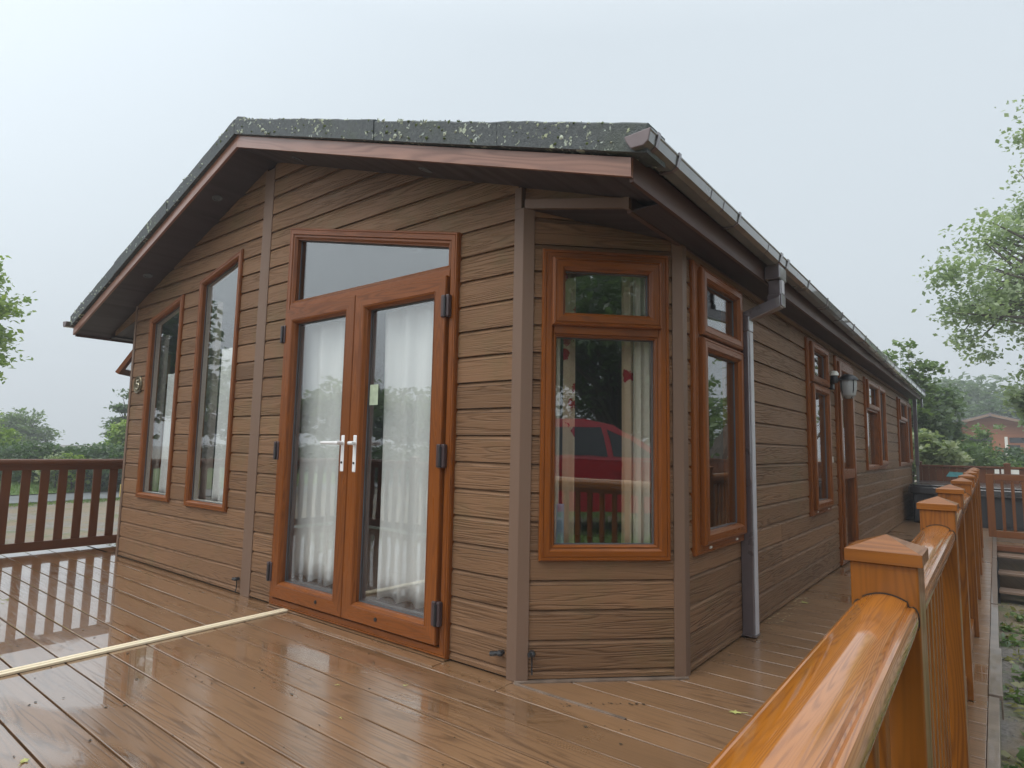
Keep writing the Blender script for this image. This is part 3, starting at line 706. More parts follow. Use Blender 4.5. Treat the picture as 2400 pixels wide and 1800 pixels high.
# chamfer window: top hung sash over fixed light
def chamfer_window(wall, opened=False):
    mb = MB(); wall.ring(mb, CW, FR); o = mb.build('window', M_frame, lodge, recalc=False)
    bar(wall, .157, 1.745, .717, 1.80, o)
    lo = [(.157, .648), (.717, .648), (.717, 1.746), (.157, 1.746)]; mb = MB(); wall.ring(mb, lo, [(0, .040), (.006, .040), (.014, .032), (.014, -.02)]); mb.build('bead', M_frame, o, recalc=False)
    ip = inset(lo, .013); pane(wall, ip, 0, o); gasket(wall, ip, o, 0)
    sp_ = [(.142, 1.787), (.732, 1.787), (.732, 2.15), (.142, 2.15)]
    if not opened: sash(wall, sp_, o)
    return o
chamfer_window(cham)
lw_ = chamfer_window(lcham, True)
ang = math.radians(32)       # open top-hung sash on the far corner window
H = lcham.P(0, 2.16, .06); nw = Wall((0, 0, 0), lcham.U, (0, 0, 1)); Zt = (lcham.Z * math.cos(ang) - lcham.N * math.sin(ang)).normalized()
nw.O = H - Zt * 2.16; nw.Z = Zt; nw.N = (lcham.N * math.cos(ang) + lcham.Z * math.sin(ang)).normalized()
mb = MB(); nw.ring(mb, [(.142, 1.80), (.732, 1.80), (.732, 2.15), (.142, 2.15)], [(0, -.03), (0, .01), (.06, .01), (.066, -.03), (0, -.03)]); so = mb.build('sash', M_frame, lw_, recalc=False)
pane(nw, [(.205, 1.865), (.668, 1.865), (.668, 2.085), (.205, 2.085)], -.01, so)
# side wall casements
def casement(wall, a0, a1, z0, z1, tz, hinge_gap=.055):
    R = wall.rect(a0, z0, a1, z1); mb = MB(); wall.ring(mb, R, FR); o = mb.build('window', M_frame, lodge, recalc=False)
    bar(wall, a0 + .066, tz - .02, a1 - .066, tz + .02, o)
    sash(wall, wall.rect(a0 + .07, tz + .006, a1 - .02, z1 - .03), o); sash(wall, wall.rect(a0 + .07, z0 + .05, a1 - .02, tz - .008), o)
    for a in (a0 + .18, a1 - .16): MB().obox(wall.O, wall.U, wall.Z, wall.N, (a, a + .03), (z0 + .022, z0 + .034), (.05, .055)).build('drain_cap', M_cream, o)
    return o
casement(side, .705, 1.487, .59, 2.215, 1.793); casement(side, 3.35, 4.14, .60, 2.19, 1.787)
def pair(a0, a1, am, z0, z1, tz):
    R = side.rect(a0, z0, a1, z1); mb = MB(); side.ring(mb, R, FR); o = mb.build('window', M_frame, lodge, recalc=False)
    bar(side, am - .03, z0 + .066, am + .03, z1 - .066, o); bar(side, a0 + .066, tz - .02, am - .031, tz + .02, o)
    sash(side, side.rect(a0 + .05, tz + .006, am - .02, z1 - .03), o)
    lo = side.rect(a0 + .066, z0 + .066, am - .031, tz - .021); pane(side, lo, 0, o)
    sash(side, side.rect(am + .01, z0 + .05, a1 - .03, z1 - .03), o)
pair(6.45, 8.13, 7.45, .945, 2.15, 1.74); pair(9.87, 11.68, 10.95, .955, 2.15, 1.75)
# side door
mb = MB(); side.ring(mb, SD, FR); sdf = mb.build('door_frame', M_frame, lodge, recalc=False)
LP = [(0, .02), (0, .066), (.005, .072), (.085, .072), (.094, .062), (.10, .052), (.10, .0)]
mb = MB(); side.ring(mb, side.rect(4.66, .07, 5.47, 2.13), LP); sdo = mb.build('side_door', M_frame, lodge, recalc=False)
MB().obox(side.O, side.U, side.Z, side.N, (4.76, 5.37), (.885, .985), (.0, .068)).build('mid_rail', M_frame, sdo, bevel=.004)
pane(side, side.rect(4.758, .984, 5.372, 2.032), .02, sdo); pane(side, side.rect(4.758, .168, 5.372, .886), .02, sdo)
def lever(wall, a, z, dirn, parent, ln=.125, plate=(.0185, .235)):
    mb = MB().obox(wall.O, wall.U, wall.Z, wall.N, (a - plate[0], a + plate[0]), (z - plate[1] * .78, z + plate[1] * .22), (.066, .078)); h = mb.build('handle', M_white, parent, bevel=.008)
    c = wall.P(a, z, .078)
    mb = MB(); mb.tube([c, c + wall.N * .045, c + wall.N * .052 + wall.U * dirn * .02, c + wall.N * .050 + wall.U * dirn * ln], [.013, .012, .012, .009], 10); mb.build('lever', M_white, h, smooth=True)
    kc = wall.P(a, z - .125, .079); mb = MB(); mb.tube([kc - wall.N * .002, kc + wall.N * .003], .0075, 12); mb.build('keyhole', M_black, h)
# ------------------------------------------------------------------ french doors
dfp = [(0, -.01), (0, .044), (.006, .054), (.014, .054), (.017, .050), (.020, .054), (.072, .054), (.080, .046), (.086, .042), (.086, -.05)]
mb = MB(); front.ring(mb, DOOR, [(0, -.01), (0, .044), (.006, .054), (.014, .054), (.017, .050), (.020, .054), (.048, .054), (.054, .044), (.056, -.05)])
df = mb.build('door_frame', M_frame, lodge, recalc=False)
MB().box((-2.135, -.0545, 2.118), (-.499, .05, 2.166)).build('transom', M_frame, df, bevel=.004)
tp = [(-2.135, 2.165), (-.499, 2.165), (-.499, 2.345), (-2.135, 2.716)]
tp = clip([(-2.134, 2.166), (-.500, 2.166), (-.500, 3), (-2.134, 3)], *[h for h in planes(inset(DOOR, .055)) if h[1] > .5][0])
mb = MB(); front.ring(mb, tp, [(0, .048), (.012, .048), (.026, .034), (.030, .034), (.030, -.02)]); mb.build('bead', M_frame, df, recalc=False)
pane(front, inset(tp, .029), .0, df); gasket(front, inset(tp, .029), df, 0)
for ix, (a0, a1) in enumerate(((-2.150, -1.334), (-1.329, -.505))):
    mb = MB(); front.ring(mb, front.rect(a0, .076, a1, 2.125), [(0, .03), (0, .070), (.004, .076), (.083, .076), (.086, .073), (.089, .076), (.094, .074), (.104, .058), (.108, .054), (.108, .0)])
    d = mb.build('french_door', M_frame, lodge, recalc=False); ip = inset(front.rect(a0, .076, a1, 2.125), .107); pane(front, ip, .022, d); gasket(front, ip, d, .022)
    mb = MB(); front.ring(mb, inset(ip, .004), [(0, .016), (.012, .016), (.012, -.012), (0, -.012)]); mb.build('spacer_bar', M_gasket, d, recalc=False)
    lever(front, (-1.392, -1.268)[ix], 1.157, (-1, 1)[ix], d, (.16, .045)[ix])
    mb = MB(); c = front.P((-1.60, -1.00)[ix], .125, .076); mb.tube([c, c + front.N * .006], [.012, .010], 12); mb.build('drain_cap', M_black, d)
    hx = (-2.157, -.500)[ix]
    for hz in (1.88, 1.03, .18):
        mb = MB(); mb.obox(front.O, front.U, front.Z, front.N, (hx - .032, hx - .002), (hz, hz + .13), (.055, .088)); mb.obox(front.O, front.U, front.Z, front.N, (hx + .002, hx + .026), (hz, hz + .13), (.055, .084))
        h_ = mb.build('hinge', M_hinge, d, bevel=.006)
        MB().tube([front.P(hx + .001, hz + .002, .088), front.P(hx + .001, hz + .115, .088)], .008, 10).build('hinge_pin', M_black, h_)
    if ix == 1: MB().obox(front.O, front.U, front.Z, front.N, (-1.205, -1.125), (1.40, 1.53), (.0235, .0245)).build('window_card', M_card, d)
# threshold below the doors
MB().box((-2.19, -.062, .004), (-.45, -.003, .0115)).build('door_sill', M_deck, lodge)
MB().box((-1.85, -.15, .0005), (-.45, -.077, .0045)).build('door_ramp', M_deck, lodge)

# ------------------------------------------------------------------ wall fittings
pl_ = MB(); c = front.P(-4.842, 1.705, .0185)
pl_.lathe((c.x, c.y - .022, c.z), [(.088, .022), (.092, .010), (.085, .0), (.074, .004), (.070, .012), (.0, .012)][:5] + [(.001, .010)], 28, 'y'); po = pl_.build('number_plaque', M_brass, lodge, smooth=False)
mb = MB(); seg = [((-.028, .045), (.028, .045)), ((-.028, .045), (-.028, .008)), ((-.028, .010), (.012, .014)), ((.012, .014), (.028, -.005)), ((.028, -.005), (.024, -.032)), ((.024, -.032), (0, -.045)), ((0, -.045), (-.028, -.036))]
for (a, b), (q, w) in seg: mb.tube([c + V(a, -.016, b), c + V(q, -.016, w)], .0065, 8)
mb.build('digit', M_bright, po)
lo = MB().box((.6185, 4.34, 1.80), (.66, 4.44, 1.90)).build('wall_lamp', M_black, lodge, bevel=.01)
MB().tube([(.65, 4.40, 1.86), (.70, 4.40, 1.90), (.76, 4.40, 1.945), (.79, 4.40, 1.93)], .012, 8).build('lamp_arm', M_black, lo)
MB().lathe((.79, 4.40, 1.70), [(.012, 0), (.04, .008), (.062, .035), (.074, .09), (.078, .16), (.075, .185)], 18).build('lamp_glass', M_grate, lo, smooth=True)
MB().lathe((.79, 4.40, 1.885), [(.095, 0), (.092, .012), (.075, .035), (.04, .058), (.008, .066)], 18).build('lamp_cap', M_black, lo, smooth=True)
for k in range(4):
    t = math.pi / 4 + k * math.pi / 2; MB().tube([(.79 + .079 * math.cos(t), 4.40 + .079 * math.sin(t), 1.885), (.79 + .076 * math.cos(t), 4.40 + .076 * math.sin(t), 1.79), (.79 + .04 * math.cos(t), 4.40 + .04 * math.sin(t), 1.705)], .005, 6).build('lamp_rib', M_black, lo)
ss = MB().lathe((.685, 4.28, 1.855), [(.03, 0), (.036, .02), (.034, .06), (.03, .075)], 14).build('motion_sensor', M_black, lodge, smooth=True)
MB().lathe((.685, 4.28, 1.93), [(.043, 0), (.042, .02), (.030, .042), (.006, .05)], 14).build('sensor_cap', M_cream, ss, smooth=True)
MB().tube([(.655, 4.34, 1.86), (.685, 4.28, 1.86)], .012, 8).build('sensor_arm', M_black, ss)
MB().box((.6185, 8.47, 1.33), (.628, 8.52, 1.62)).build('white_vent_strip', M_cream, lodge)
MB().box((.6185, 4.36, 1.06), (.63, 4.40, 1.12)).build('wall_tab', M_cream, lodge)
# small black hose clips near the deck
for (w_, a, z) in ((front, -.075, .125), (cham, .065, .14), (front, -2.665, .115)):
    c = w_.P(a, z, .02); mb = MB(); mb.tube([c, c + w_.N * .035, c + w_.N * .045 - w_.U * .02], [.012, .010, .012], 8); mb.lathe((c + w_.N * .03) - V(0, 0, .012), [(.014, 0), (.018, .012), (.012, .024)], 10)
    if a == -.075: mb.tube([c + w_.N * .035, c + w_.N * .04 - w_.U * .05 - V(0, 0, .01)], [.009, .014], 8)
    if a != -.075: mb.tube([c + w_.N * .02, c + w_.N * .022 - V(0, 0, .07), c + w_.N * .03 - V(0, 0, .10)], .004, 6)
    mb.build('hose_clip', M_black, lodge)
# recessed soffit lights
for x, y_ in ((-3.123, -.177), (-4.454, -.166), (-1.953, -.17), (-.60, -.175)):
    z = zs(x); nrm = V(-.339 if x > RX else .339, 0, -1).normalized(); nrm = V(-.339 * (1 if x > RX else -1), 0, -1).normalized(); uu = nrm.cross(V(0, 1, 0)).normalized(); vv = V(0, 1, 0)
    mb = MB(); C0 = V(x, y_, z); R = [[C0 + nrm * e_ + (uu * math.cos(t) + vv * math.sin(t)) * r_ for t in [2 * math.pi * j / 20 for j in range(20)]] for r_, e_ in ((.042, .0005), (.042, .005), (.030, .006), (.026, .001))]
    for A, B in zip(R, R[1:]):
        for j in range(20): mb.poly([A[j], A[(j + 1) % 20], B[(j + 1) % 20], B[j]])
    mb.poly(R[-1]); mb.build('soffit_light', M_gasket, lodge, recalc=False)

# ------------------------------------------------------------------ interior shell
MB().prism([V(-4.98, .11, 0), V(-.06, .11, 0), V(.49, .66, 0), V(.49, HL - .12, 0), V(-5.53, HL - .12, 0), V(-5.53, .66, 0)], (0, 0, .02), (0, 0, .05)).build('interior_floor', M_carpet, lodge)
MB().box((-5.54, 4.3, .05), (.50, 4.35, 2.7)).build('interior_wall', M_room, lodge)
for sx in (-1, 1):
    x1 = RX + sx * 2.45; MB().prism([V(RX, 0, zs(RX) - .04), V(x1, 0, zs(x1) - .04), V(x1, 0, zs(x1) - .02), V(RX, 0, zs(RX) - .02)], (0, .06, 0), (0, 4.29, 0)).build('interior_ceiling', M_room, lodge)
# curtains: things that hang inside the windows
def curtain(name, O, U, a0, a1, z0, z1, folds, amp, m_, label, group, seed=0, taper=0, sag=0, nn=None):
    r = random.Random(seed); U = Vector(U).normalized(); Nn = U.cross(V(0, 0, 1)) if nn is None else nn
    nx_, nz = 72, 14; P = []; ph = r.uniform(0, 6)
    for i in range(nx_ + 1):
        f = i / nx_
        for j in range(nz + 1):
            h = j / nz; z = z0 + (z1 - z0) * h
            gather = 1 - taper * math.sin(math.pi * min(1, h * 1.0)) * .5 - taper * (1 - h) * .25
            a = a1 - (a1 - a0) * (1 - f) * gather
            wv = math.sin(2 * math.pi * folds * f + ph + .5 * math.sin(3 * h + ph)) + .22 * math.sin(2 * math.pi * folds * 1.7 * f + 2 * ph + h)
            z_ = z - (sag * math.sin(2 * math.pi * folds * f + ph + 1) * (1 - h) * .3)
            P.append(tuple(Vector(O) + U * a + Nn * (amp * wv * (1.15 - .35 * h)) + V(0, 0, z_)))
    me = bpy.data.meshes.new(name); me.from_pydata(P, [], [(i * (nz + 1) + j, (i + 1) * (nz + 1) + j, (i + 1) * (nz + 1) + j + 1, i * (nz + 1) + j + 1) for i in range(nx_) for j in range(nz)])
    for p in me.polygons: p.use_smooth = True
    me.materials.append(m_); o = bpy.data.objects.new(name, me); COL.objects.link(o); tag(o, label, 'curtain', group)
    s_ = o.modifiers.new('thickness', 'SOLIDIFY'); s_.thickness = .0015
    return o
FO = V(0, .085, 0)
curtain('net_curtain', FO, (1, 0, 0), -2.14, -1.38, .20, 2.10, 3.6, .017, M_net, 'white net curtain behind the left french door', 'net curtains inside the gable windows', 1, .10, .05)
curtain('net_curtain', FO, (1, 0, 0), -1.22, -.54, .20, 2.10, 3.8, .018, M_net, 'white net curtain behind the right french door with the pale card', 'net curtains inside the gable windows', 2, .06, .04)
curtain('net_curtain', FO, (1, 0, 0), -4.43, -4.03, .62, 1.80, 3, .013, M_net, 'white net curtain in the narrow window beside the round plaque', 'net curtains inside the gable windows', 3, .05, .05)
curtain('net_curtain', FO, (1, 0, 0), -3.38, -2.98, .62, 1.96, 3, .013, M_net, 'white net curtain in the tall narrow window left of the centre trim', 'net curtains inside the gable windows', 4, .05, .05)
curtain('drape', FO + V(0, .0, 0), (1, 0, 0), -4.70, -4.50, .60, 2.2, 2, .012, M_grey_cl, 'dull grey drape at the left side of the window by the round plaque', 'drapes inside the gable windows', 5)
curtain('drape', FO + V(0, .0, 0), (1, 0, 0), -3.68, -3.45, .60, 2.4, 2, .012, M_grey_cl, 'dull grey drape at the left side of the window nearest the centre trim', 'drapes inside the gable windows', 6)
CI = -cham.N * .075
curtain('drape', CI, cham.U, .165, .215, .60, 2.15, 1.5, .010, M_cream_cl, 'cream curtain lining at the left edge of the corner bay window', 'curtains in the corner bay window', 7)
curtain('drape', CI - cham.N * .03, cham.U, .235, .30, .60, 2.15, 1, .012, M_floral, 'beige curtain with red flowers at the left of the corner bay window', 'curtains in the corner bay window', 8)
curtain('drape', CI, cham.U, .62, .735, .60, 2.15, 2.5, .012, M_cream_cl, 'cream curtain lining at the right of the corner bay window', 'curtains in the corner bay window', 9)
curtain('drape', CI - cham.N * .03, cham.U, .565, .63, .60, 2.15, 1, .012, M_floral, 'beige curtain with red flowers at the right of the corner bay window', 'curtains in the corner bay window', 10)
curtain('towel', CI + cham.N * .015, cham.U, .17, .24, .62, .86, 1, .006, M_blue_cl, 'pale blue and white cloth low in the left of the corner bay window', 'curtains in the corner bay window', 11)
bpy.data.objects['towel']['category'] = 'cloth'; del bpy.data.objects['towel']['group']
SI = V(.46, 0, 0)
curtain('drape', SI, (0, 1, 0), .72, 1.02, .60, 2.15, 3, .02, M_cream_cl, 'cream curtain inside the narrow window between corner trim and drainpipe', 'curtains in the long side wall', 12)
curtain('drape', SI, (0, 1, 0), 3.80, 4.12, .60, 2.15, 3, .02, M_cream_cl, 'cream curtain inside the long window before the lamp', 'curtains in the long side wall', 13)
curtain('drape', SI, (0, 1, 0), 7.75, 8.1, .94, 2.12, 3, .02, M_cream_cl, 'pale curtain in the window beside the white strip', 'curtains in the long side wall', 14)

# ================================================================== RAILINGS
def rail_profile(ax):   # ax: unit vector across
    right = [(x, .047 - 9.0 * x * x) for x in (.006, .012, .018, .023, .028, .032)] + [(.0335, .031), (.0355, .030), (.039, .0315), (.043, .029), (.046, .023), (.0475, .014), (.0475, .004), (.045, -.004), (.040, -.009), (.035, -.012), (.033, -.030)]
    P = [(0, .047)] + right + [(-x, z) for x, z in reversed(right)]
    return [ax * a + V(0, 0, b) for a, b in P]
def rail_set(root, A, B, m_, zc=.87, bal=.077, gap=.156, first=None, posts=True):
    """handrail, lower rail and balusters between A and B (posts stand at the ends)"""
    A = Vector(A); B = Vector(B); d = (B - A); Ln = d.length; d.normalize(); ax = d.cross(V(0, 0, 1))
    h = MB().prism(rail_profile(ax), A + V(0, 0, zc) + d * .053, B + V(0, 0, zc) - d * .053, d).build('handrail', M_rail if m_ is M_oak else m_, root, smooth=True)
    for q_, sg in ((A + d * .0505, 1), (B - d * .0505, -1)): MB().prism([p * 1.03 + V(0, 0, .0005) for p in rail_profile(ax)], q_ + V(0, 0, zc), q_ + V(0, 0, zc) + d * sg * .002, d).build('rail_seal', M_dark, h)
    MB().prism([ax * -.022 + V(0, 0, -.035), ax * .022 + V(0, 0, -.035), ax * .022 + V(0, 0, 0), ax * -.022], A + V(0, 0, zc - .0305) + d * .045, B + V(0, 0, zc - .0305) - d * .045, d).build('sub_rail', m_, h)
    MB().prism([ax * -.026, ax * .026, ax * .026 + V(0, 0, .09), ax * -.026 + V(0, 0, .09)], A + V(0, 0, .022) + d * .045, B + V(0, 0, .022) - d * .045, d).build('lower_rail', m_, root, bevel=.004)
    n = max(1, int(round((Ln - .1) / gap)) - 1); st = (Ln - .1) / (n + 1)
    if first is not None: pos = []; p_ = first; 
    pos = [.05 + st * (i + 1) for i in range(n)] if first is None else [first + gap * i for i in range(int((Ln - .06 - first) / gap) + 1)]
    me = None
    for q in pos:
        if me is None:
            b = MB().obox(A, d, V(0, 0, 1), ax, (q - bal / 2, q + bal / 2), (.112, zc - .065), (-.011, .011), (0, 0, 1)).build('baluster', m_, root, bevel=.003); me = b; q0 = q
        else:
            b = me.copy(); COL.objects.link(b); b.parent = root; b.location = d * (q - q0)
def post(root, x, y, m_, zt=.965, w=.10, z0=.003):
    p = MB().box((x - w / 2, y - w / 2, z0), (x + w / 2, y + w / 2, zt), (0, 0, 1)).build('post', m_, root, bevel=.003)
    c = w / 2 + .007; b = zt
    mb = MB(); n0 = len(mb.v)
    base = [V(x - c, y - c, b), V(x + c, y - c, b), V(x + c, y + c, b), V(x - c, y + c, b)]; mid = [v + V(0, 0, .020) for v in base]; top = V(x, y, b + .020 + .024)
    for i in range(4):
        j = (i + 1) % 4; mb.poly([base[i], base[j], mid[j], mid[i]], (1, 0, 0)); mb.poly([mid[i], mid[j], top], (base[j] - base[i]).normalized())
    mb.poly(base[::-1]); mb.build('cap', m_, p, bevel=.0035)
rr = empty('deck_balustrade', (1.76, 2.5, 0), 'golden oak balustrade with pyramid capped posts running beside the lodge wall', 'balustrade')
PY = [-2.62, -1.25, .08, 1.25, 2.55, 3.85, 5.16, 6.45, 7.4]
PX = [1.757 - .0075 * y for y in PY]; PX[3] -= .010; PX[1] -= .004
for x, y_ in zip(PX, PY): post(rr, x, y_, M_oak)
for i in range(len(PY) - 1): rail_set(rr, (PX[i], PY[i], 0), (PX[i + 1], PY[i + 1], 0), M_oak, .868, bal=.040, gap=.115)
lr = empty('deck_balustrade', (-5.75, 0, 0), 'dark brown balustrade with wide flat slats at the left end of the deck', 'balustrade')
post(lr, -5.75, -1.72, M_oakd); post(lr, -5.75, .95, M_oakd)
rail_set(lr, (-5.75, -1.67, 0), (-5.75, .95, 0), M_oakd, .893, first=.088)
post(lr, -5.75, -3.18, M_oakd); rail_set(lr, (-5.75, -3.18, 0), (-5.75, -1.72, 0), M_oakd, .893)
fr_ = empty('deck_balustrade', (-2, -3.22, 0), 'brown balustrade along the front of the deck, mirrored in the french doors', 'balustrade')
fx = [-5.62, -4.2, -2.75, -1.3, .15]
for x in fx[1:]: post(fr_, x, -3.22, M_oakd)
for a, b in zip(fx, fx[1:]): rail_set(fr_, (a, -3.22, 0), (b, -3.22, 0), M_oakd, .893)
# gate and steps at the far end
gt = empty('deck_gate', (2.2, 8.4, 0), 'oak gate with upright bars above the wooden steps', 'gate')
gx0, gx1, gz0, gz1 = 1.80, 2.72, .045, .905
MB().box((gx0, 8.38, gz0), (gx0 + .085, 8.425, gz1), (0, 0, 1)).build('gate_stile', M_oakm, gt, bevel=.004); MB().box((gx1 - .085, 8.38, gz0), (gx1, 8.425, gz1), (0, 0, 1)).build('gate_stile', M_oakm, gt, bevel=.004)
MB().box((gx0 + .086, 8.381, gz1 - .08), (gx1 - .086, 8.424, gz1)).build('gate_rail', M_oakm, gt, bevel=.004); MB().box((gx0 + .086, 8.381, gz0), (gx1 - .086, 8.424, gz0 + .09)).build('gate_rail', M_oakm, gt, bevel=.004)
x = gx0 + .085 + .075
while x < gx1 - .12: MB().box((x, 8.388, gz0 + .091), (x + .036, 8.416, gz1 - .081), (0, 0, 1)).build('gate_bar', M_oakm, gt, bevel=.003); x += .112
pe = empty('deck_balustrade', (2.3, 10.5, 0), 'oak capped post standing at the far side of the gate', 'post'); pe['category'] = 'post'
post(pe, 2.80, 8.40, M_oakm); 
st_ = empty('deck_steps', (2.3, 7.9, -.6), 'three dark wooden steps going down from the gate', 'steps')
MB().box((1.86, 8.15, -.105), (2.9, 8.36, -.045)).build('landing_edge', M_oakd, st_)
for k in range(3):
    z = -.125 - k * .185; yb = 8.14 - k * .26
    MB().box((1.88, yb - .27, z - .035), (2.88, yb - .0, z)).build('tread', M_tread, st_, bevel=.006)
for x in (1.86, 2.36, 2.88): 
    mb = MB(); mb.prism([V(0, 0, 0), V(0, .9, 0), V(0, .9, .5), V(0, .62, .5)], (x, 7.33, -.65), (x + .03, 7.33, -.65)); mb.build('stringer', M_dark, st_)
# far deck extension and rear fence
dx = MB().box((1.842, 8.37, -.62), (4.2, 12.5, -.01)).build('deck_extension', M_deck); tag(dx, 'raised end of the deck behind the gate', kind='structure')
bf = empty('rear_fence', (2, 12.4, 0), 'brown panelled fence across the far end of the deck', 'fence')
for x in (.70, 2.09, 3.5, 4.9): post(bf, x, 12.4, M_oakd, zt=1.0)
for a, b in ((.70, 2.09), (2.09, 3.5), (3.5, 4.9)):
    MB().box((a + .05, 12.36, .925), (b - .05, 12.44, .965)).build('top_rail', M_oakd, bf, bevel=.004)
    x = a + .052
    while x < b - .06:
        MB().box((x, 12.39, .02), (min(x + .11, b - .052), 12.41, .924), (0, 0, 1)).build('panel_board', M_oakd, bf, bevel=.003); x += .114
    MB().box((a + .05, 12.385, .86), (b - .05, 12.415, .885)).build('mid_rail', M_oakd, bf)
MB().poly([(1.14, 12.376, .745), (1.42, 12.376, .735), (1.42, 12.376, .83), (1.20, 12.376, .84)]).poly([(1.20, 12.379, .84), (1.42, 12.379, .83), (1.42, 12.379, .735), (1.14, 12.379, .745)]).build('sticker', M_teal, bf, recalc=False)
for xx, w_ in ((1.90, .07), (2.0, .26)): MB().box((xx, 12.37, .83), (xx + w_, 12.38, .915)).build('notice', M_cream, bf)

# hot tub
M_tub = plain('tub_shell', (.022, .022, .025), .6, vary=.2); 
M_cover = plain('tub_cover', (.03, .031, .035), .28, vary=.25, scale=3, coat=.6)
ht = empty('hot_tub', (1.75, 11.1, 0), 'black hot tub under a wet black cover at the end of the deck', 'hot tub')
tb = MB(); 
def rrect(x0, y0, x1, y1, r, n=5):
    P = []
    for cx, cy, a in ((x1 - r, y1 - r, 0), (x0 + r, y1 - r, 90), (x0 + r, y0 + r, 180), (x1 - r, y0 + r, 270)):
        for k in range(n + 1): t = math.radians(a + 90 * k / n); P.append(V(cx + r * math.cos(t), cy + r * math.sin(t), 0))
    return P
tb.prism(rrect(.76, 10.15, 2.75, 12.2, .16), (0, 0, .0), (0, 0, .535)); tb.build('shell', M_tub, ht, smooth=False)
mb = MB(); mb.prism(rrect(.70, 10.08, 2.80, 12.26, .18), (0, 0, .50), (0, 0, .62)); cv = mb.build('cover', M_cover, ht, bevel=.02)
mb = MB(); mb.prism(rrect(.72, 10.10, 2.78, 11.15, .14), (0, 0, .621), (0, 0, .655)); mb.prism(rrect(.72, 11.18, 2.78, 12.24, .14), (0, 0, .621), (0, 0, .655)); mb.build('cover_panel', M_cover, cv, bevel=.012)
for x in (1.1, 2.3): MB().box((x, 10.066, .33), (x + .04, 10.079, .60)).build('strap', M_black, cv)
for k in range(16): MB().box((.80 + k * .12, 10.138, .04), (.80 + k * .12 + .112, 10.149, .49), (0, 0, 1)).build('side_slat', M_tub, ht)
# dark box behind the gate (covered bench)
bn = empty('covered_barbecue', (3.2, 10.3, 0), 'black plastic cover sloping over equipment behind the gate', 'cover')
mb = MB(); mb.poly([(2.9, 9.6, 0), (4.0, 9.6, 0), (4.0, 9.6, .45), (2.9, 9.6, .74)]); mb.poly([(2.9, 10.9, 0), (2.9, 10.9, .74), (4.0, 10.9, .45), (4.0, 10.9, 0)]); mb.poly([(2.9, 9.6, .74), (4.0, 9.6, .45), (4.0, 10.9, .45), (2.9, 10.9, .74)]); mb.poly([(2.9, 9.6, 0), (2.9, 9.6, .74), (2.9, 10.9, .74), (2.9, 10.9, 0)]); mb.poly([(4.0, 9.6, 0), (4.0, 10.9, 0), (4.0, 10.9, .45), (4.0, 9.6, .45)])
mb.build('cover_sheet', M_cover, bn, bevel=.02)

# ================================================================== VEGETATION
def crown_points(blobs, ncl, shell=.55):
    C = []; w = np.array([b[3] * b[4] * b[5] for b in blobs]); w = w ** .8 / (w ** .8).sum()
    for b, k in zip(blobs, rng.multinomial(ncl, w)):
        d = rng.normal(size=(k, 3)); d /= np.linalg.norm(d, axis=1)[:, None]; r = (shell + (1 - shell) * rng.random(k)) * (1 + .10 * rng.normal(size=k))
        C.append(np.array(b[:3]) + d * r[:, None] * np.array(b[3:6]))
    return np.concatenate(C)
def leaf_mesh(name, clusters, per, spread, size, m_, parent, droop=.0, flat=.5, kind='stuff', elong=1.7):
    k = len(clusters); n = k * per
    c = np.repeat(clusters, per, axis=0) + rng.normal(size=(n, 3)) * np.array([spread, spread, spread * flat])
    d = rng.normal(size=(n, 3)); d[:, 2] = d[:, 2] * .45 - droop; d /= np.linalg.norm(d, axis=1)[:, None]
    up = rng.normal(size=(n, 3)) * .55; up[:, 2] += 1.0; w = np.cross(d, up); w /= np.linalg.norm(w, axis=1)[:, None] + 1e-9
    nn = np.cross(w, d); s = size * (.6 + .8 * rng.random(n))[:, None]
    a = c - d * s * .5 * elong; b = c + w * s * .5 + nn * s * .12; e_ = c + d * s * .5 * elong; f = c - w * s * .5 + nn * s * .12
    P = np.stack([a, b, e_, f], 1).reshape(-1, 3)
    off = Vector(parent.location) if parent else Vector((0, 0, 0)); P -= np.array(off)
    me = bpy.data.meshes.new(name); me.vertices.add(4 * n); me.vertices.foreach_set('co', P.astype(np.float32).ravel())
    me.loops.add(4 * n); me.loops.foreach_set('vertex_index', np.arange(4 * n, dtype=np.int32)); me.polygons.add(n)
    me.polygons.foreach_set('loop_start', np.arange(0, 4 * n, 4, dtype=np.int32)); me.polygons.foreach_set('loop_total', np.full(n, 4, dtype=np.int32))
    me.update(); me.materials.append(m_); o = bpy.data.objects.new(name, me); COL.objects.link(o); o.parent = parent
    return o
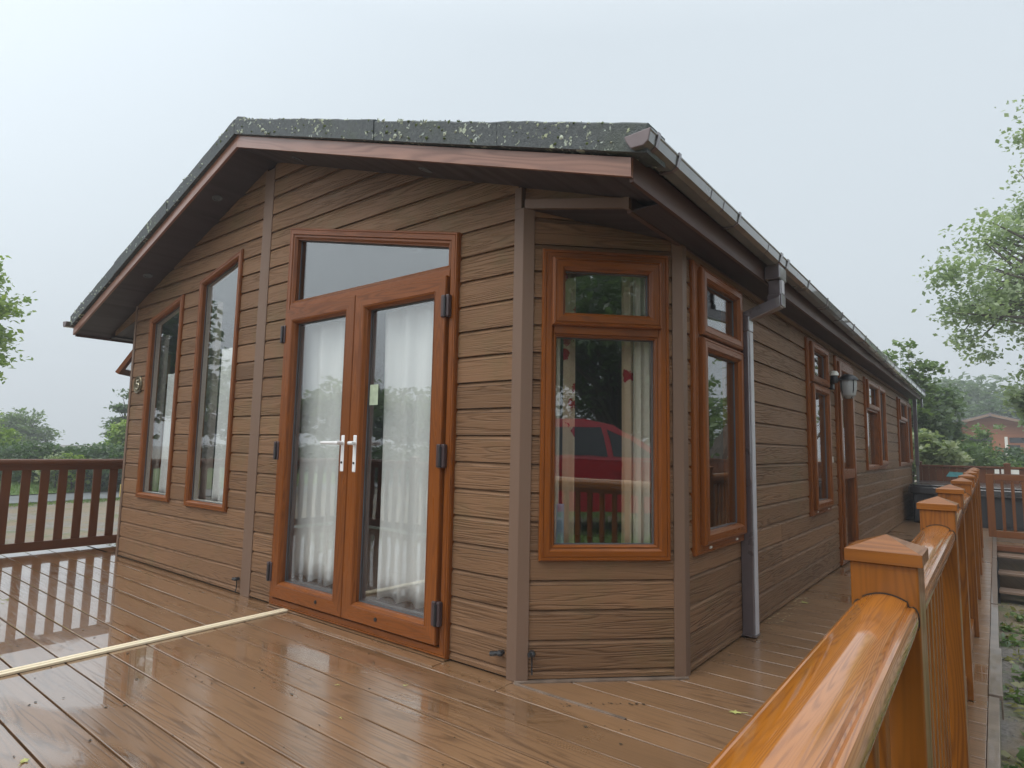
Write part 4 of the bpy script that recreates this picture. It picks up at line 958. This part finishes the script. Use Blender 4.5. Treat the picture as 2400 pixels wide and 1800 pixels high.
def tree(base, blobs, ncl, per, spread, size, leaf, label, name='broadleaf_tree', trunk=.16, branches=40, droop=.25, group=None, shell=.55, flat=.5, cat='tree', stems=1, elong=1.7):
    root = empty(name, base, label, cat, group)
    C = crown_points(blobs, ncl, shell)
    leaf_mesh('crown', C, per, spread, size, LEAF[leaf], root, droop, flat, elong=elong)
    bb = Vector(base); cc = Vector(C.mean(0)); top = bb.lerp(cc, .62); mb = MB()
    for s_ in range(stems):
        o_ = V(random.uniform(-.3, .3), random.uniform(-.3, .3), 0) * (stems > 1)
        mb.tube([bb - V(0, 0, .1) + o_ * .3, bb.lerp(top, .5) + o_ + V(random.uniform(-.1, .1), random.uniform(-.1, .1), 0), top + o_ * 1.5, cc], [trunk * 1.2, trunk * .85, trunk * .6, trunk * .3], 8)
    idx = rng.choice(len(C), min(branches, len(C)), replace=False)
    for i in idx:
        q = Vector(C[i]); st0 = bb.lerp(cc, random.uniform(.35, 1.0)); m1 = st0.lerp(q, .4) + V(random.uniform(-.2, .2), random.uniform(-.2, .2), random.uniform(.0, .4)) * (q - st0).length * .35
        m2 = st0.lerp(q, .75) + V(random.uniform(-.1, .1), random.uniform(-.1, .1), random.uniform(0, .2)) * (q - st0).length * .3; r0 = trunk * random.uniform(.18, .4)
        mb.tube([st0, m1, m2, q], [r0, r0 * .55, r0 * .3, r0 * .12], 5, caps=False)
    mb.build('trunk', M_bark, root, smooth=True, recalc=False)
    return root
FPX = 1434.8
def at(px, py, dist):
    d = (CF + CR * ((px - 1200) / FPX) - CU * ((py - 900) / FPX)); return CC + d * dist
def blob(px, py, dist, rx_, ry_=None, rz=None):
    p = at(px, py, dist); ry_ = ry_ or rx_; rz = rz or rx_; return (p.x, p.y, p.z, rx_, ry_, rz)
def gz(p, z=-.65): return (p[0], p[1], z)
# big sycamore reaching in from the right
B = [blob(2290, 740, 14.5, .8, .9, .45), blob(2330, 560, 15, 1.0, 1.2, .7), blob(2420, 500, 15.5, 1.1, 1.2, .9), blob(2350, 690, 14.5, 1.2, 1.4, .75), blob(2240, 640, 14.5, .75, .9, .42), blob(2430, 720, 15, 1.3, 1.4, 1.1), blob(2270, 790, 14.5, .45, .6, .6),
     blob(2250, 720, 14.6, .6, .7, .4), blob(2550, 600, 16, 1.9, 2, 1.8), blob(2560, 380, 16, 1.7, 1.7, 1.4), blob(2395, 330, 15, .3, .4, .25), blob(2385, 300, 15, .25, .3, .2), blob(2410, 240, 15, .25, .3, .4), blob(2450, 870, 15, .9, .9, .5), blob(2310, 840, 15, .35, .5, .3)]
tree((6.3, 14.5, -.65), B, 1250, 14, .17, .082, 'syc', 'tall pale green sycamore with drooping branches reaching in from the right edge', trunk=.3, branches=110, droop=.5, shell=.12, flat=.6, elong=1.4)
B = [blob(2395, 925, 15, .35, .4, .28), blob(2440, 960, 15, .5, .5, .4)]
tree((4.6, 13.6, -.65), B, 60, 16, .13, .10, 'syc', 'small low branch of pale leaves at the right edge under the tall sycamore', trunk=.06, branches=12, droop=.5, shell=.1)
# sycamore saplings behind the lodge's far corner
B = [blob(2080, 850, 18, .30, .4, .35), blob(2120, 815, 18, .22, .3, .35), blob(2140, 870, 18, .42, .5, .4), blob(2185, 860, 18, .22, .3, .25), blob(2210, 868, 18, .16, .2, .1), blob(2070, 900, 18, .5, .6, .4), blob(2160, 910, 18, .5, .6, .4), blob(2115, 950, 18, .8, .8, .5)]
tree(gz(at(2120, 1100, 18)), B, 260, 9, .12, .11, 'mid', 'young sycamore with upright leaf sprays rising over the end of the gutter', trunk=.07, branches=60, droop=.1, shell=.2, stems=2, elong=1.25)
B = [blob(2175, 950, 20, .85, 1, .65), blob(2140, 1000, 18.5, .8, 1, .7), blob(2140, 1060, 17, .6, .7, .6), blob(2205, 1015, 20, .5, .8, .5)]
tree(gz(at(2190, 1100, 19)), B, 420, 16, .18, .12, 'grey', 'rounded mid green tree right behind the far corner of the lodge', trunk=.12, branches=30, shell=.5)
B = [blob(2160, 1050, 15.5, .5, .5, .45), blob(2195, 1068, 15.5, .4, .5, .3), blob(2230, 1082, 15.5, .3, .5, .2)]
tree(gz(at(2200, 1100, 15.5)), B, 150, 14, .12, .09, 'pale', 'pale variegated bush just over the fence by the lodge corner', name='shrub', trunk=.05, branches=14, cat='bush', shell=.3)
B = [blob(2260, 960, 60, 4.6, 5, 3.0), blob(2225, 990, 58, 3.2, 4, 2.4), blob(2310, 990, 60, 3.2, 4, 2.6)]
tree(gz(at(2265, 1100, 60)), B, 620, 14, .55, .34, 'grey', 'large domed tree in the mist above the orange neighbouring lodge', trunk=.5, branches=20, shell=.7)
B = [blob(2345, 985, 52, 2.0, 2, 1.6), blob(2400, 1000, 52, 2.4, 2.5, 1.4), blob(2365, 960, 52, .9, 1, 1.1)]
tree(gz(at(2370, 1100, 52)), B, 300, 14, .45, .28, 'dark', 'dark conifer fading in mist at the right edge above the neighbouring roof', name='conifer_tree', trunk=.4, branches=20, shell=.6)
# hedge in front of the neighbour's lodge, four bushes
for i, (px, py, d, r, lf, lb) in enumerate([(2265, 1068, 20, 1.0, 'mid', 'leafy bush hiding the left part of the orange neighbouring lodge'), (2325, 1075, 21, 1.0, 'dark', 'dark clipped hedge bush over the rear fence below the orange gable'), (2385, 1072, 21, 1.1, 'dark', 'dark hedge bush at the right edge beyond the gate'), (2220, 1040, 22, .9, 'mid', 'bush with arching shoots between saplings and orange lodge')]):
    b = at(px, py, d); B = [(b.x, b.y, b.z - .25, r, r * .8, .62), (b.x - r * .6, b.y, b.z - .5, r * .8, r * .8, .6), (b.x + r * .6, b.y, b.z - .5, r * .8, r * .8, .55)]
    tree((b.x, b.y, -.65), B, 330, 14, .13, .075, lf, lb, name='hedge_bush', trunk=.07, branches=20, cat='bush', shell=.45, group='bushes beyond the rear fence')
b = at(2305, 1015, 24); tree((b.x, b.y, -.65), [(b.x, b.y, b.z, .45, .4, .3), (b.x + .5, b.y, b.z + .25, .28, .3, .16), (b.x - .3, b.y, b.z - .5, .6, .5, .5)], 70, 12, .10, .09, 'mid', 'thin leafy branch crossing in front of the orange gable', name='sapling', trunk=.04, branches=14, droop=.1, shell=.1)
# left side trees
B = [blob(-120, 640, 17, 1.2, 1.2, .9), blob(-60, 700, 17, 1.0, 1.2, .75), blob(-95, 800, 17, 1.2, 1.2, .75), blob(-260, 600, 17, 2.0, 2, 1.9), blob(-15, 720, 16.6, .45, .6, .4), blob(-40, 620, 16.6, .5, .6, .35), blob(-25, 790, 16.6, .4, .5, .35), blob(-20, 860, 16.6, .25, .3, .5)]
tree(gz(at(-240, 1100, 17)), B, 950, 16, .16, .10, 'lime', 'fresh green tree cut by the left edge of the picture', trunk=.25, branches=50, droop=.4, shell=.3)
B = [blob(0, 1045, 24, .85, .9, .75), blob(-60, 1020, 24, 1.2, 1.2, 1.0), blob(28, 1085, 24, .5, .6, .5)]
tree(gz(at(0, 1100, 24)), B, 300, 15, .14, .085, 'lime', 'bright lime green tree above the left handrail', trunk=.1, branches=24, shell=.5)
B = [blob(45, 1010, 42, 1.5, 1.6, 1.5), blob(75, 1040, 42, 1.3, 1.5, 1.2), blob(20, 1000, 42, 1.3, 1.3, 1.1), blob(80, 1075, 42, .9, 1, .9), blob(96, 1020, 42, .45, .5, .4)]
tree(gz(at(55, 1100, 42)), B, 420, 14, .22, .14, 'mid', 'rounded misty green tree between lime tree and open sky on the left', trunk=.25, branches=50, shell=.45)
B = [blob(105, 1080, 48, .9, 1, .5), blob(135, 1082, 48, .6, .8, .3), blob(75, 1085, 48, 1.2, 1.2, .8)]
tree(gz(at(110, 1100, 48)), B, 170, 14, .25, .16, 'grey', 'low misty bushes in the gap above the left handrail', name='shrub', trunk=.1, branches=12, cat='bush', shell=.4)
B = [blob(290, 960, 28, .55, .6, .35), blob(300, 1000, 28, .9, 1, .5), blob(275, 1020, 28, .45, .6, .3), blob(310, 930, 28, .5, .5, .4), blob(272, 985, 28, .3, .4, .15), blob(262, 1035, 28, .25, .3, .15)]
tree(gz(at(310, 1100, 28)), B, 190, 14, .13, .10, 'grey', 'dark layered cedar like tree partly hidden by the lodge left corner', name='conifer_tree', trunk=.15, branches=50, droop=0, shell=.15, flat=.25)
B = [blob(285, 1040, 26, .6, .6, .5), blob(272, 1065, 26, .5, .6, .45), blob(300, 1010, 26, .6, .6, .5)]
tree(gz(at(290, 1100, 26)), B, 220, 14, .13, .085, 'lime', 'light green tree touching the lodge left corner', trunk=.1, branches=20, shell=.5)
B = [blob(225, 1075, 46, 1.3, 1.5, .75), blob(262, 1070, 46, 1.3, 1.5, 1.0), blob(190, 1088, 46, .8, 1, .45)]
tree(gz(at(235, 1100, 46)), B, 320, 14, .22, .14, 'mid', 'mounded green trees rising towards the lodge left corner', trunk=.2, branches=16, shell=.5)
names = ['dark bush behind the road seen low between the left slats', 'dark bush beyond the grass bank, second from the left edge', 'dark bush beyond the grass bank, third from the left edge', 'dark bush beyond the grass bank next to the cream flowering shrub', 'dark bush beyond the grass bank nearest the lodge corner']
names += ['dark low bush filling the gap before the cream flowering shrub', 'dark low bush filling the gap beside the yellow green shrub']
for i, px in enumerate((-60, 15, 80, 200, 275, 140, 240)):
    b = at(px, 1128, 21.4 + .7 * (i % 2)); tree((b.x, b.y, -.45), [(b.x, b.y, .15, 1.3, 1.3, .75), (b.x + .3, b.y + .9, .0, 1.0, 1.0, .7), (b.x, b.y, .55, .8, .8, .4)], 330, 14, .15, .085, 'dark', names[i], name='hedge_bush', trunk=.08, branches=14, cat='bush', shell=.5, group='bushes along the grass bank')
for px, lf, lb in ((130, 'pale', 'cream flowering shrub behind the third gap in the left slats'), (168, 'lime', 'yellow green palm like shrub on the grass bank')):
    b = at(px, 1135, 20.3); tree((b.x, b.y, -.45), [(b.x, b.y, .1, .5, .5, .5), (b.x, b.y, .4, .35, .35, .3)], 70, 12, .11, .075, lf, lb, name='shrub', trunk=.03, branches=10, cat='bush', shell=.3)
# trees behind the photographer, seen in the glass
def mirror_tree(x, y, h, r, leaf, lb, n=260, zb=-.4, sz=.2):
    tree((x, y, zb), [(x, y, h * .62, r, r, h * .36), (x + r * .5, y - r * .3, h * .5, r * .7, r * .7, h * .3), (x - r * .5, y + r * .4, h * .52, r * .7, r * .7, h * .3)], n, 14, .3, sz, leaf, lb, trunk=.25, branches=18, shell=.5)
for i, (x, y, h, r, lf) in enumerate([(-30, -22, 5.5, 3.2, 'mid'), (-24, -23, 4.6, 3.0, 'dark'), (-18, -22, 5.2, 3.0, 'mid'), (-12, -23, 5.6, 3.2, 'dark'), (-6, -22, 5.0, 3.0, 'mid'), (-36, -18, 6, 3.4, 'dark')]):
    mirror_tree(x, y, h, r, lf, ['tree row mirrored in the left french door, far one', 'dark tree of the row mirrored in the left french door', 'mid green tree mirrored low in the french doors', 'dark tree mirrored in the right french door near the card', 'tree mirrored at the right edge of the right french door', 'dark tree mirrored low in the narrow gable windows'][i], sz=.26)
mirror_tree(-23.5, -7.2, 8.0, 2.0, 'dark', 'tall dark tree mirrored in the top of the window by the round plaque', n=420, sz=.2)
B = [(12.5, -6.5, 4.6, 3.6, 3.6, 2.2), (10.5, -4.2, 4.2, 2.4, 2.4, 1.5), (14, -9.5, 4.8, 3.2, 3.2, 2.2), (12.5, -3.6, 3.4, 1.7, 1.7, 1.1), (15.5, -7, 2.6, 2.6, 3.6, 1.8), (17, -4, 1.8, 2.6, 3, 2.2)]
tree((13.5, -7.0, -.15), B, 2300, 15, .24, .115, 'dark', 'big dark tree mirrored in the corner bay window above the red car', trunk=.35, branches=90, shell=.2)
B = [(6.5, 16.5, 1.6, 1.8, 2.0, 1.8), (8.5, 20, 2.4, 2.4, 2.4, 2.6), (7.5, 13, 1.4, 1.5, 1.8, 1.4), (10.5, 17, 3.2, 2.2, 2.4, 2.6), (13, 6, 3.6, 2.6, 2.6, 2.4), (12, 10, 3.8, 2.6, 2.6, 2.4), (14, 2.2, 3.8, 2.6, 2.6, 2.4), (13, 14, 2.6, 2.4, 2.6, 2.4)]
tree((13, 7.5, -.4), B, 1300, 14, .28, .13, 'mid', 'leafy tree line mirrored in the side wall windows', trunk=.3, branches=40, shell=.3)

hb = empty('hedge', (-14, -17.5, -.5), 'long clipped hedge mirrored low in the french doors', 'hedge')
B = [(-38 + i * 1.7, -17.5 + random.uniform(-.6, .6), .15 + random.uniform(-.15, .25), 1.3, 1.0, .95) for i in range(27)]
leaf_mesh('foliage', crown_points(B, 2600, .5), 14, .18, .13, LEAF['dark'], hb)
mb = MB()
for b_ in B: mb.tube([(b_[0], b_[1], -.7), (b_[0] + .1, b_[1], .5)], [.07, .03], 6)
mb.build('stems', M_bark, hb)
# grass blades on bank and weeds by the deck
def blades(name, pts, h, w, m_, label):
    n = len(pts); ang_ = rng.random(n) * 6.283; hh = h * (.5 + rng.random(n)); ln = rng.normal(size=(n, 2)) * .35
    dx_ = np.stack([np.cos(ang_), np.sin(ang_), np.zeros(n)], 1) * w; P = np.stack([pts - dx_, pts + dx_, pts + np.stack([ln[:, 0] * hh, ln[:, 1] * hh, hh], 1)], 1).reshape(-1, 3)
    me = bpy.data.meshes.new(name); me.vertices.add(3 * n); me.vertices.foreach_set('co', P.astype(np.float32).ravel()); me.loops.add(3 * n); me.loops.foreach_set('vertex_index', np.arange(3 * n, dtype=np.int32)); me.polygons.add(n)
    me.polygons.foreach_set('loop_start', np.arange(0, 3 * n, 3, dtype=np.int32)); me.polygons.foreach_set('loop_total', np.full(n, 3, dtype=np.int32)); me.update(); me.materials.append(m_)
    o = bpy.data.objects.new(name, me); COL.objects.link(o); tag(o, label, 'grass', kind='stuff'); return o
n = 26000; yy_ = rng.uniform(-6, 14, n); ax_ = -21.4 - .08 * yy_ - .0035 * yy_ ** 2; xx_ = ax_ - rng.random(n) * 4.5; zz_ = np.where(xx_ > ax_ - 1.2, -.58 + (ax_ - xx_) / 1.2 * .18, -.40)
blades('grass', np.stack([xx_, yy_, zz_], 1), .09, .012, LEAF['grass'], 'short bright grass on the bank beyond the road')
n = 6000; yy_ = rng.uniform(-6, 14, n); ax_ = -18.6 - .08 * yy_ - .0035 * yy_ ** 2; blades('grass', np.stack([ax_ + rng.random(n) ** 2 * .7, yy_, np.full(n, -.64)], 1), .06, .012, LEAF['grass'], 'thin grass edge between gravel and road')
n = 16000; blades('grass', np.stack([rng.uniform(4.4, 11, n), rng.uniform(-9, 2, n), np.full(n, -.14)], 1), .07, .012, LEAF['grass'], 'lawn grass around the red car')
# weeds beside the deck edge
cl = []
for _ in range(120):
    y_ = rng.uniform(-.8, 6.6); x_ = 1.93 + rng.random() ** 1.2 * .9; cl.append((x_, y_, ground_h(x_, y_) + .03))
wd = leaf_mesh('weeds', np.array(cl), 34, .055, .045, LEAF['mid'], None, -.3, .5, elong=1.6); tag(wd, 'low weeds growing in the gravel beside the deck edge', 'weeds', kind='stuff')
cl = np.array([(1.93 + rng.random() * 1.2, rng.uniform(-.8, 7.2), -.63) for _ in range(300)]); wd = leaf_mesh('leaf_litter', cl, 4, .05, .04, LEAF['autumn'], None, 0, .1); tag(wd, 'fallen leaves scattered over the gravel beside the deck', 'leaves', kind='stuff')
# stones in the gravel strip
mb = MB(); r = random.Random(4)
for _ in range(1500):
    x, y_ = r.uniform(1.9, 3.4), r.uniform(-.8, 7.4); s_ = r.uniform(.006, .022); z = ground_h(x, y_) - .004; P = [V(x + s_ * math.cos(t) * r.uniform(.7, 1.1), y_ + s_ * math.sin(t) * r.uniform(.7, 1.1), z) for t in (0, 1.3, 2.5, 3.8, 5)]; c = V(x, y_, z + s_ * .8)
    for j in range(5): mb.poly([P[j], P[(j + 1) % 5], c])
M_stone = plain('gravel_stone', (.15, .14, .125), .7, vary=.4, scale=30); tag(mb.build('gravel', M_stone, recalc=False), 'grey gravel stones on the ground beside the deck', 'gravel', kind='stuff')

# ================================================================== LITTLE THINGS ON THE DECK
def leaf_obj(x, y, s_, a, m_, label, z=.002):
    mb = MB(); c = V(x, y, z); n = 11; P = []
    for j in range(n):
        t = 2 * math.pi * j / n; q = s_ * (1 if j % 2 == 0 else .5) * random.uniform(.85, 1.1); P.append(c + V(q * math.cos(t + a), q * math.sin(t + a) * .8, random.uniform(.001, .006)))
    for j in range(n): mb.poly([P[j], P[(j + 1) % n], c + V(0, 0, .003)])
    mb.tube([c + V(0, 0, .003), c + V(math.cos(a) * s_ * 1.9, math.sin(a) * s_ * 1.9, .003)], .0012, 5)
    o = mb.build('fallen_leaf', m_, recalc=False); tag(o, label, 'leaf', 'fallen leaves on the deck')
M_lf = plain('leaf_yellowgreen', (.42, .42, .14), .5, vary=.25, scale=60)
M_lb = plain('leaf_brown', (.05, .035, .02), .6, vary=.4, scale=60)
for x, y_, s_, lb in ((.714, 2.70, .040, 'pale green leaf on the walkway beyond the drainpipe foot'), (.96, .33, .030, 'pale green leaf on the deck near the corner bay foot'), (-.86, -1.77, .022, 'small yellowish leaf near the bottom left of the deck'), (-.60, -.62, .010, 'tiny bright green sprig on the boards before the doors'), (-.36, -.42, .011, 'tiny green sprig below the right french door'), (-.30, -.83, .008, 'yellow fleck on a board joint in front of the doors')):
    leaf_obj(x, y_, s_, random.uniform(0, 6), M_lf, lb)
mb = MB(); r = random.Random(8)
spots = [(.64 + r.random() * .08 + (r.random() ** 3) * .3, r.uniform(.8, 3.4)) for _ in range(90)] + [(r.uniform(-3.5, 1.2), r.uniform(-2.2, -.1)) for _ in range(190)] + [(.30 + t * .28 + r.uniform(0, .05), -.0 + t * .28 - .12) for t in [r.random() for _ in range(25)]]
for x, y_ in spots:
    s_ = r.uniform(.002, .0075); a = r.uniform(0, 6); mb.poly([V(x + s_ * math.cos(a + t) * (1.6 if k_ % 2 else .7), y_ + s_ * math.sin(a + t), .0015 + r.random() * .003) for k_, t in enumerate((0, 1.5, 3.1, 4.6))])
tag(mb.build('debris', M_lb, recalc=False), 'specks of wet leaf debris scattered over the deck', 'debris', kind='stuff')
mb = MB(); 
for _ in range(55):
    x, y_ = .635 + r.random() * .09, r.uniform(1.7, 2.9); s_ = r.uniform(.004, .012); a = r.uniform(0, 6); mb.poly([V(x + s_ * math.cos(a + t) * (1.5 if k_ % 2 else .6), y_ + s_ * math.sin(a + t), .002 + r.random() * .006) for k_, t in enumerate((0, 1.5, 3.1, 4.6))])
M_tan = plain('dry_leaf', (.42, .33, .2), .8, vary=.4, scale=50); tag(mb.build('debris', M_tan, recalc=False), 'pale dry leaf bits gathered along the foot of the side wall', 'debris', kind='stuff')

# ================================================================== DISTANT THINGS
nl = empty('neighbour_lodge', tuple(at(2320, 1040, 42).xy) + (.6,), 'orange timber neighbouring lodge with low gable in the background right', 'lodge')
c = at(2320, 970, 42); cx, cy, apz = c.x, c.y, c.z; ev = apz - 1.08; hw = 3.6
mb = MB(); mb.poly([(cx - hw, cy, -.5), (cx + hw, cy, -.5), (cx + hw, cy, ev), (cx, cy, apz - .22), (cx - hw, cy, ev)], (1, 0, 0)); mb.box((cx - hw, cy + .01, -.5), (cx + hw, cy + 8, ev - .05)); mb.build('wall', M_neigh, nl, recalc=False)
for sx in (-1, 1):
    xe = cx + sx * (hw + .35); ze = ev - .12; mb = MB(); P = [V(cx, cy - .9, apz - .03), V(xe, cy - .9, ze), V(xe, cy - .9, ze - .16), V(cx, cy - .9, apz - .2)]
    mb.prism(P, (0, 0, 0), (0, .04, 0)); mb.build('barge_board', M_tread, nl); mb = MB(); P = [V(cx, cy - .88, apz + .05), V(xe, cy - .88, ze + .05), V(xe, cy - .88, ze - .03), V(cx, cy - .88, apz - .03)]; mb.prism(P, (0, 0, 0), (0, 9.5, 0)); mb.build('roof', M_roof, nl)
MB().box((cx - .06, cy - .97, apz - .2), (cx + .06, cy - .9, apz + .04)).build('finial', M_gutter_end, nl)
M_nglass = m_glass('neighbour_glass', .06, (.05, .06, .06))
for (a, b, z0, z1) in ((-1.25, .0, 2.12, 2.5), (.95, 3.2, 2.1, 2.45), (.95, 1.5, 1.3, 1.95), (1.85, 3.2, 1.3, 1.95)):
    w_ = MB().box((cx + a - .06, cy - .05, z0 - .06), (cx + b + .06, cy - .011, z1 + .06)).build('window', M_neigh, nl); MB().box((cx + a, cy - .07, z0), (cx + b, cy - .051, z1)).build('pane', M_nglass, w_)
MB().box((cx + .70, cy - .08, 1.2), (cx + .86, cy - .012, 2.5)).build('corner_post', M_cream, nl)
# overhead cable and its two poles
oc = empty('overhead_cable', tuple(at(110, 1044, 45)), 'thin overhead cable crossing the misty sky above the left handrail', 'cable')
a, b = at(60, 1046, 60), at(330, 1035, 60); mid = (a + b) / 2 - V(0, 0, .12)
MB().tube([a, a.lerp(mid, .5) - V(0, 0, .05), mid, mid.lerp(b, .5) - V(0, 0, .05), b], .017, 6).build('wire', M_cable, oc)
for q in (a, b): MB().tube([q + V(0, 0, .3), V(q.x, q.y, -.6)], .1, 8).build('pole', M_bark, oc)
mk = at(286, 1146, 19); o = MB().box((mk.x - .04, mk.y - .05, -.6), (mk.x + .04, mk.y + .05, -.22)).build('marker_post', M_yellow, bevel=.01); tag(o, 'small yellow marker post by the road beside the lodge left corner', 'marker')

# red car, seen in the corner bay window
car = empty('red_car', (6.05, -4.35, ground_h(6, -4.3)), 'red estate car parked outside, mirrored in the corner bay window', 'car')
F = V(1, 1, 0).normalized(); Rr = V(1, -1, 0).normalized(); zc = ground_h(6, -4.3) + .0; O = V(6.33, -3.42, zc); Zv = V(0, 0, 1)
def cp(x, y_, z): return O + F * x + Rr * y_ + Zv * z
prof = [(-2.1, .35), (-2.12, .95), (-2.0, 1.12), (-1.85, 1.15), (1.0, 1.12), (1.75, .98), (2.12, .82), (2.18, .35)]
roofp = [(-1.95, 1.15), (-1.75, 1.66), (-1.4, 1.74), (-.2, 1.76), (.25, 1.68), (.60, 1.48), (1.08, 1.13)]
mb = MB(); W_ = .84
for P_, w0, w1 in ((prof, W_, W_),):
    A = [cp(x, -w0, z) for x, z in P_]; B2 = [cp(x, w0, z) for x, z in P_]; mb.poly(A).poly(B2[::-1])
    for i in range(len(P_)): j = (i + 1) % len(P_); mb.poly([A[i], B2[i], B2[j], A[j]])
A = [cp(x, -W_ + .02 + (z - 1.15) * .22, z) for x, z in roofp]; B2 = [cp(x, W_ - .02 - (z - 1.15) * .22, z) for x, z in roofp]; mb.poly(A).poly(B2[::-1])
for i in range(len(roofp) - 1): mb.poly([A[i], B2[i], B2[i + 1], A[i + 1]])
body = mb.build('body', M_red, car, bevel=.03)
def cwin(pts, sgn):
    mb = MB(); P_ = [cp(x, sgn * (W_ - .012 - (z - 1.15) * .22 + .006), z) for x, z in pts]; Q = [p - Rr * sgn * .01 for p in P_]; mb.poly(P_).poly(Q[::-1])
    for i in range(len(P_)): j = (i + 1) % len(P_); mb.poly([P_[i], Q[i], Q[j], P_[j]])
    mb.build('car_window', M_cglass, car)
for s_ in (-1, 1):
    cwin([(-1.75, 1.2), (-.85, 1.2), (-.85, 1.62), (-1.55, 1.6)], s_); cwin([(-.75, 1.2), (.12, 1.2), (.02, 1.64), (-.75, 1.64)], s_); cwin([(.22, 1.2), (.86, 1.18), (.48, 1.48), (.12, 1.62)], s_)
    for x in (-1.35, 1.35):
        mb = MB(); cc_ = cp(x, s_ * (W_ + .01), .31); mb.tube([cc_ - Rr * s_ * .2, cc_], [.31, .31], 24); w_ = mb.build('wheel', M_tyre, car, bevel=.02); mb = MB(); mb.tube([cc_, cc_ + Rr * s_ * .012], [.2, .18], 16); mb.build('rim', M_rim, w_)
    MB().obox(O, F, Zv, Rr, (2.08, 2.17), (.66, .80), (s_ * .5 - .18, s_ * .5 + .18)).build('headlight', M_grate, car, bevel=.02)
    MB().obox(O, F, Zv, Rr, (.85, 1.0), (1.14, 1.26), (s_ * (W_ + .09) - .08, s_ * (W_ + .09) + .08)).build('wing_mirror', M_red, car, bevel=.02)
    for x in (-.55, .35): MB().obox(O, F, Zv, Rr, (x - .16, x), (.96, .99), (s_ * (W_ + .015) - .012, s_ * (W_ + .015) + .012)).build('door_handle', M_red, car)

# ================================================================== HAZE
hz = MB().box((-230, -230, -2.0), (230, 230, 26)).build('haze', M_dark); hz.data.materials.clear()
Mh = bpy.data.materials.new('haze_air'); Mh.use_nodes = True; t = Mh.node_tree; t.nodes.remove(t.nodes['Principled BSDF'])
pv = t.nodes.new('ShaderNodeVolumePrincipled'); pv.inputs['Color'].default_value = (.93, .96, 1, 1); pv.inputs['Density'].default_value = .0042; pv.inputs['Anisotropy'].default_value = .1
t.links.new(pv.outputs[0], t.nodes['Material Output'].inputs['Volume']); hz.data.materials.append(Mh); tag(hz, 'pale mist in the air all around the lodge', 'haze', kind='stuff')
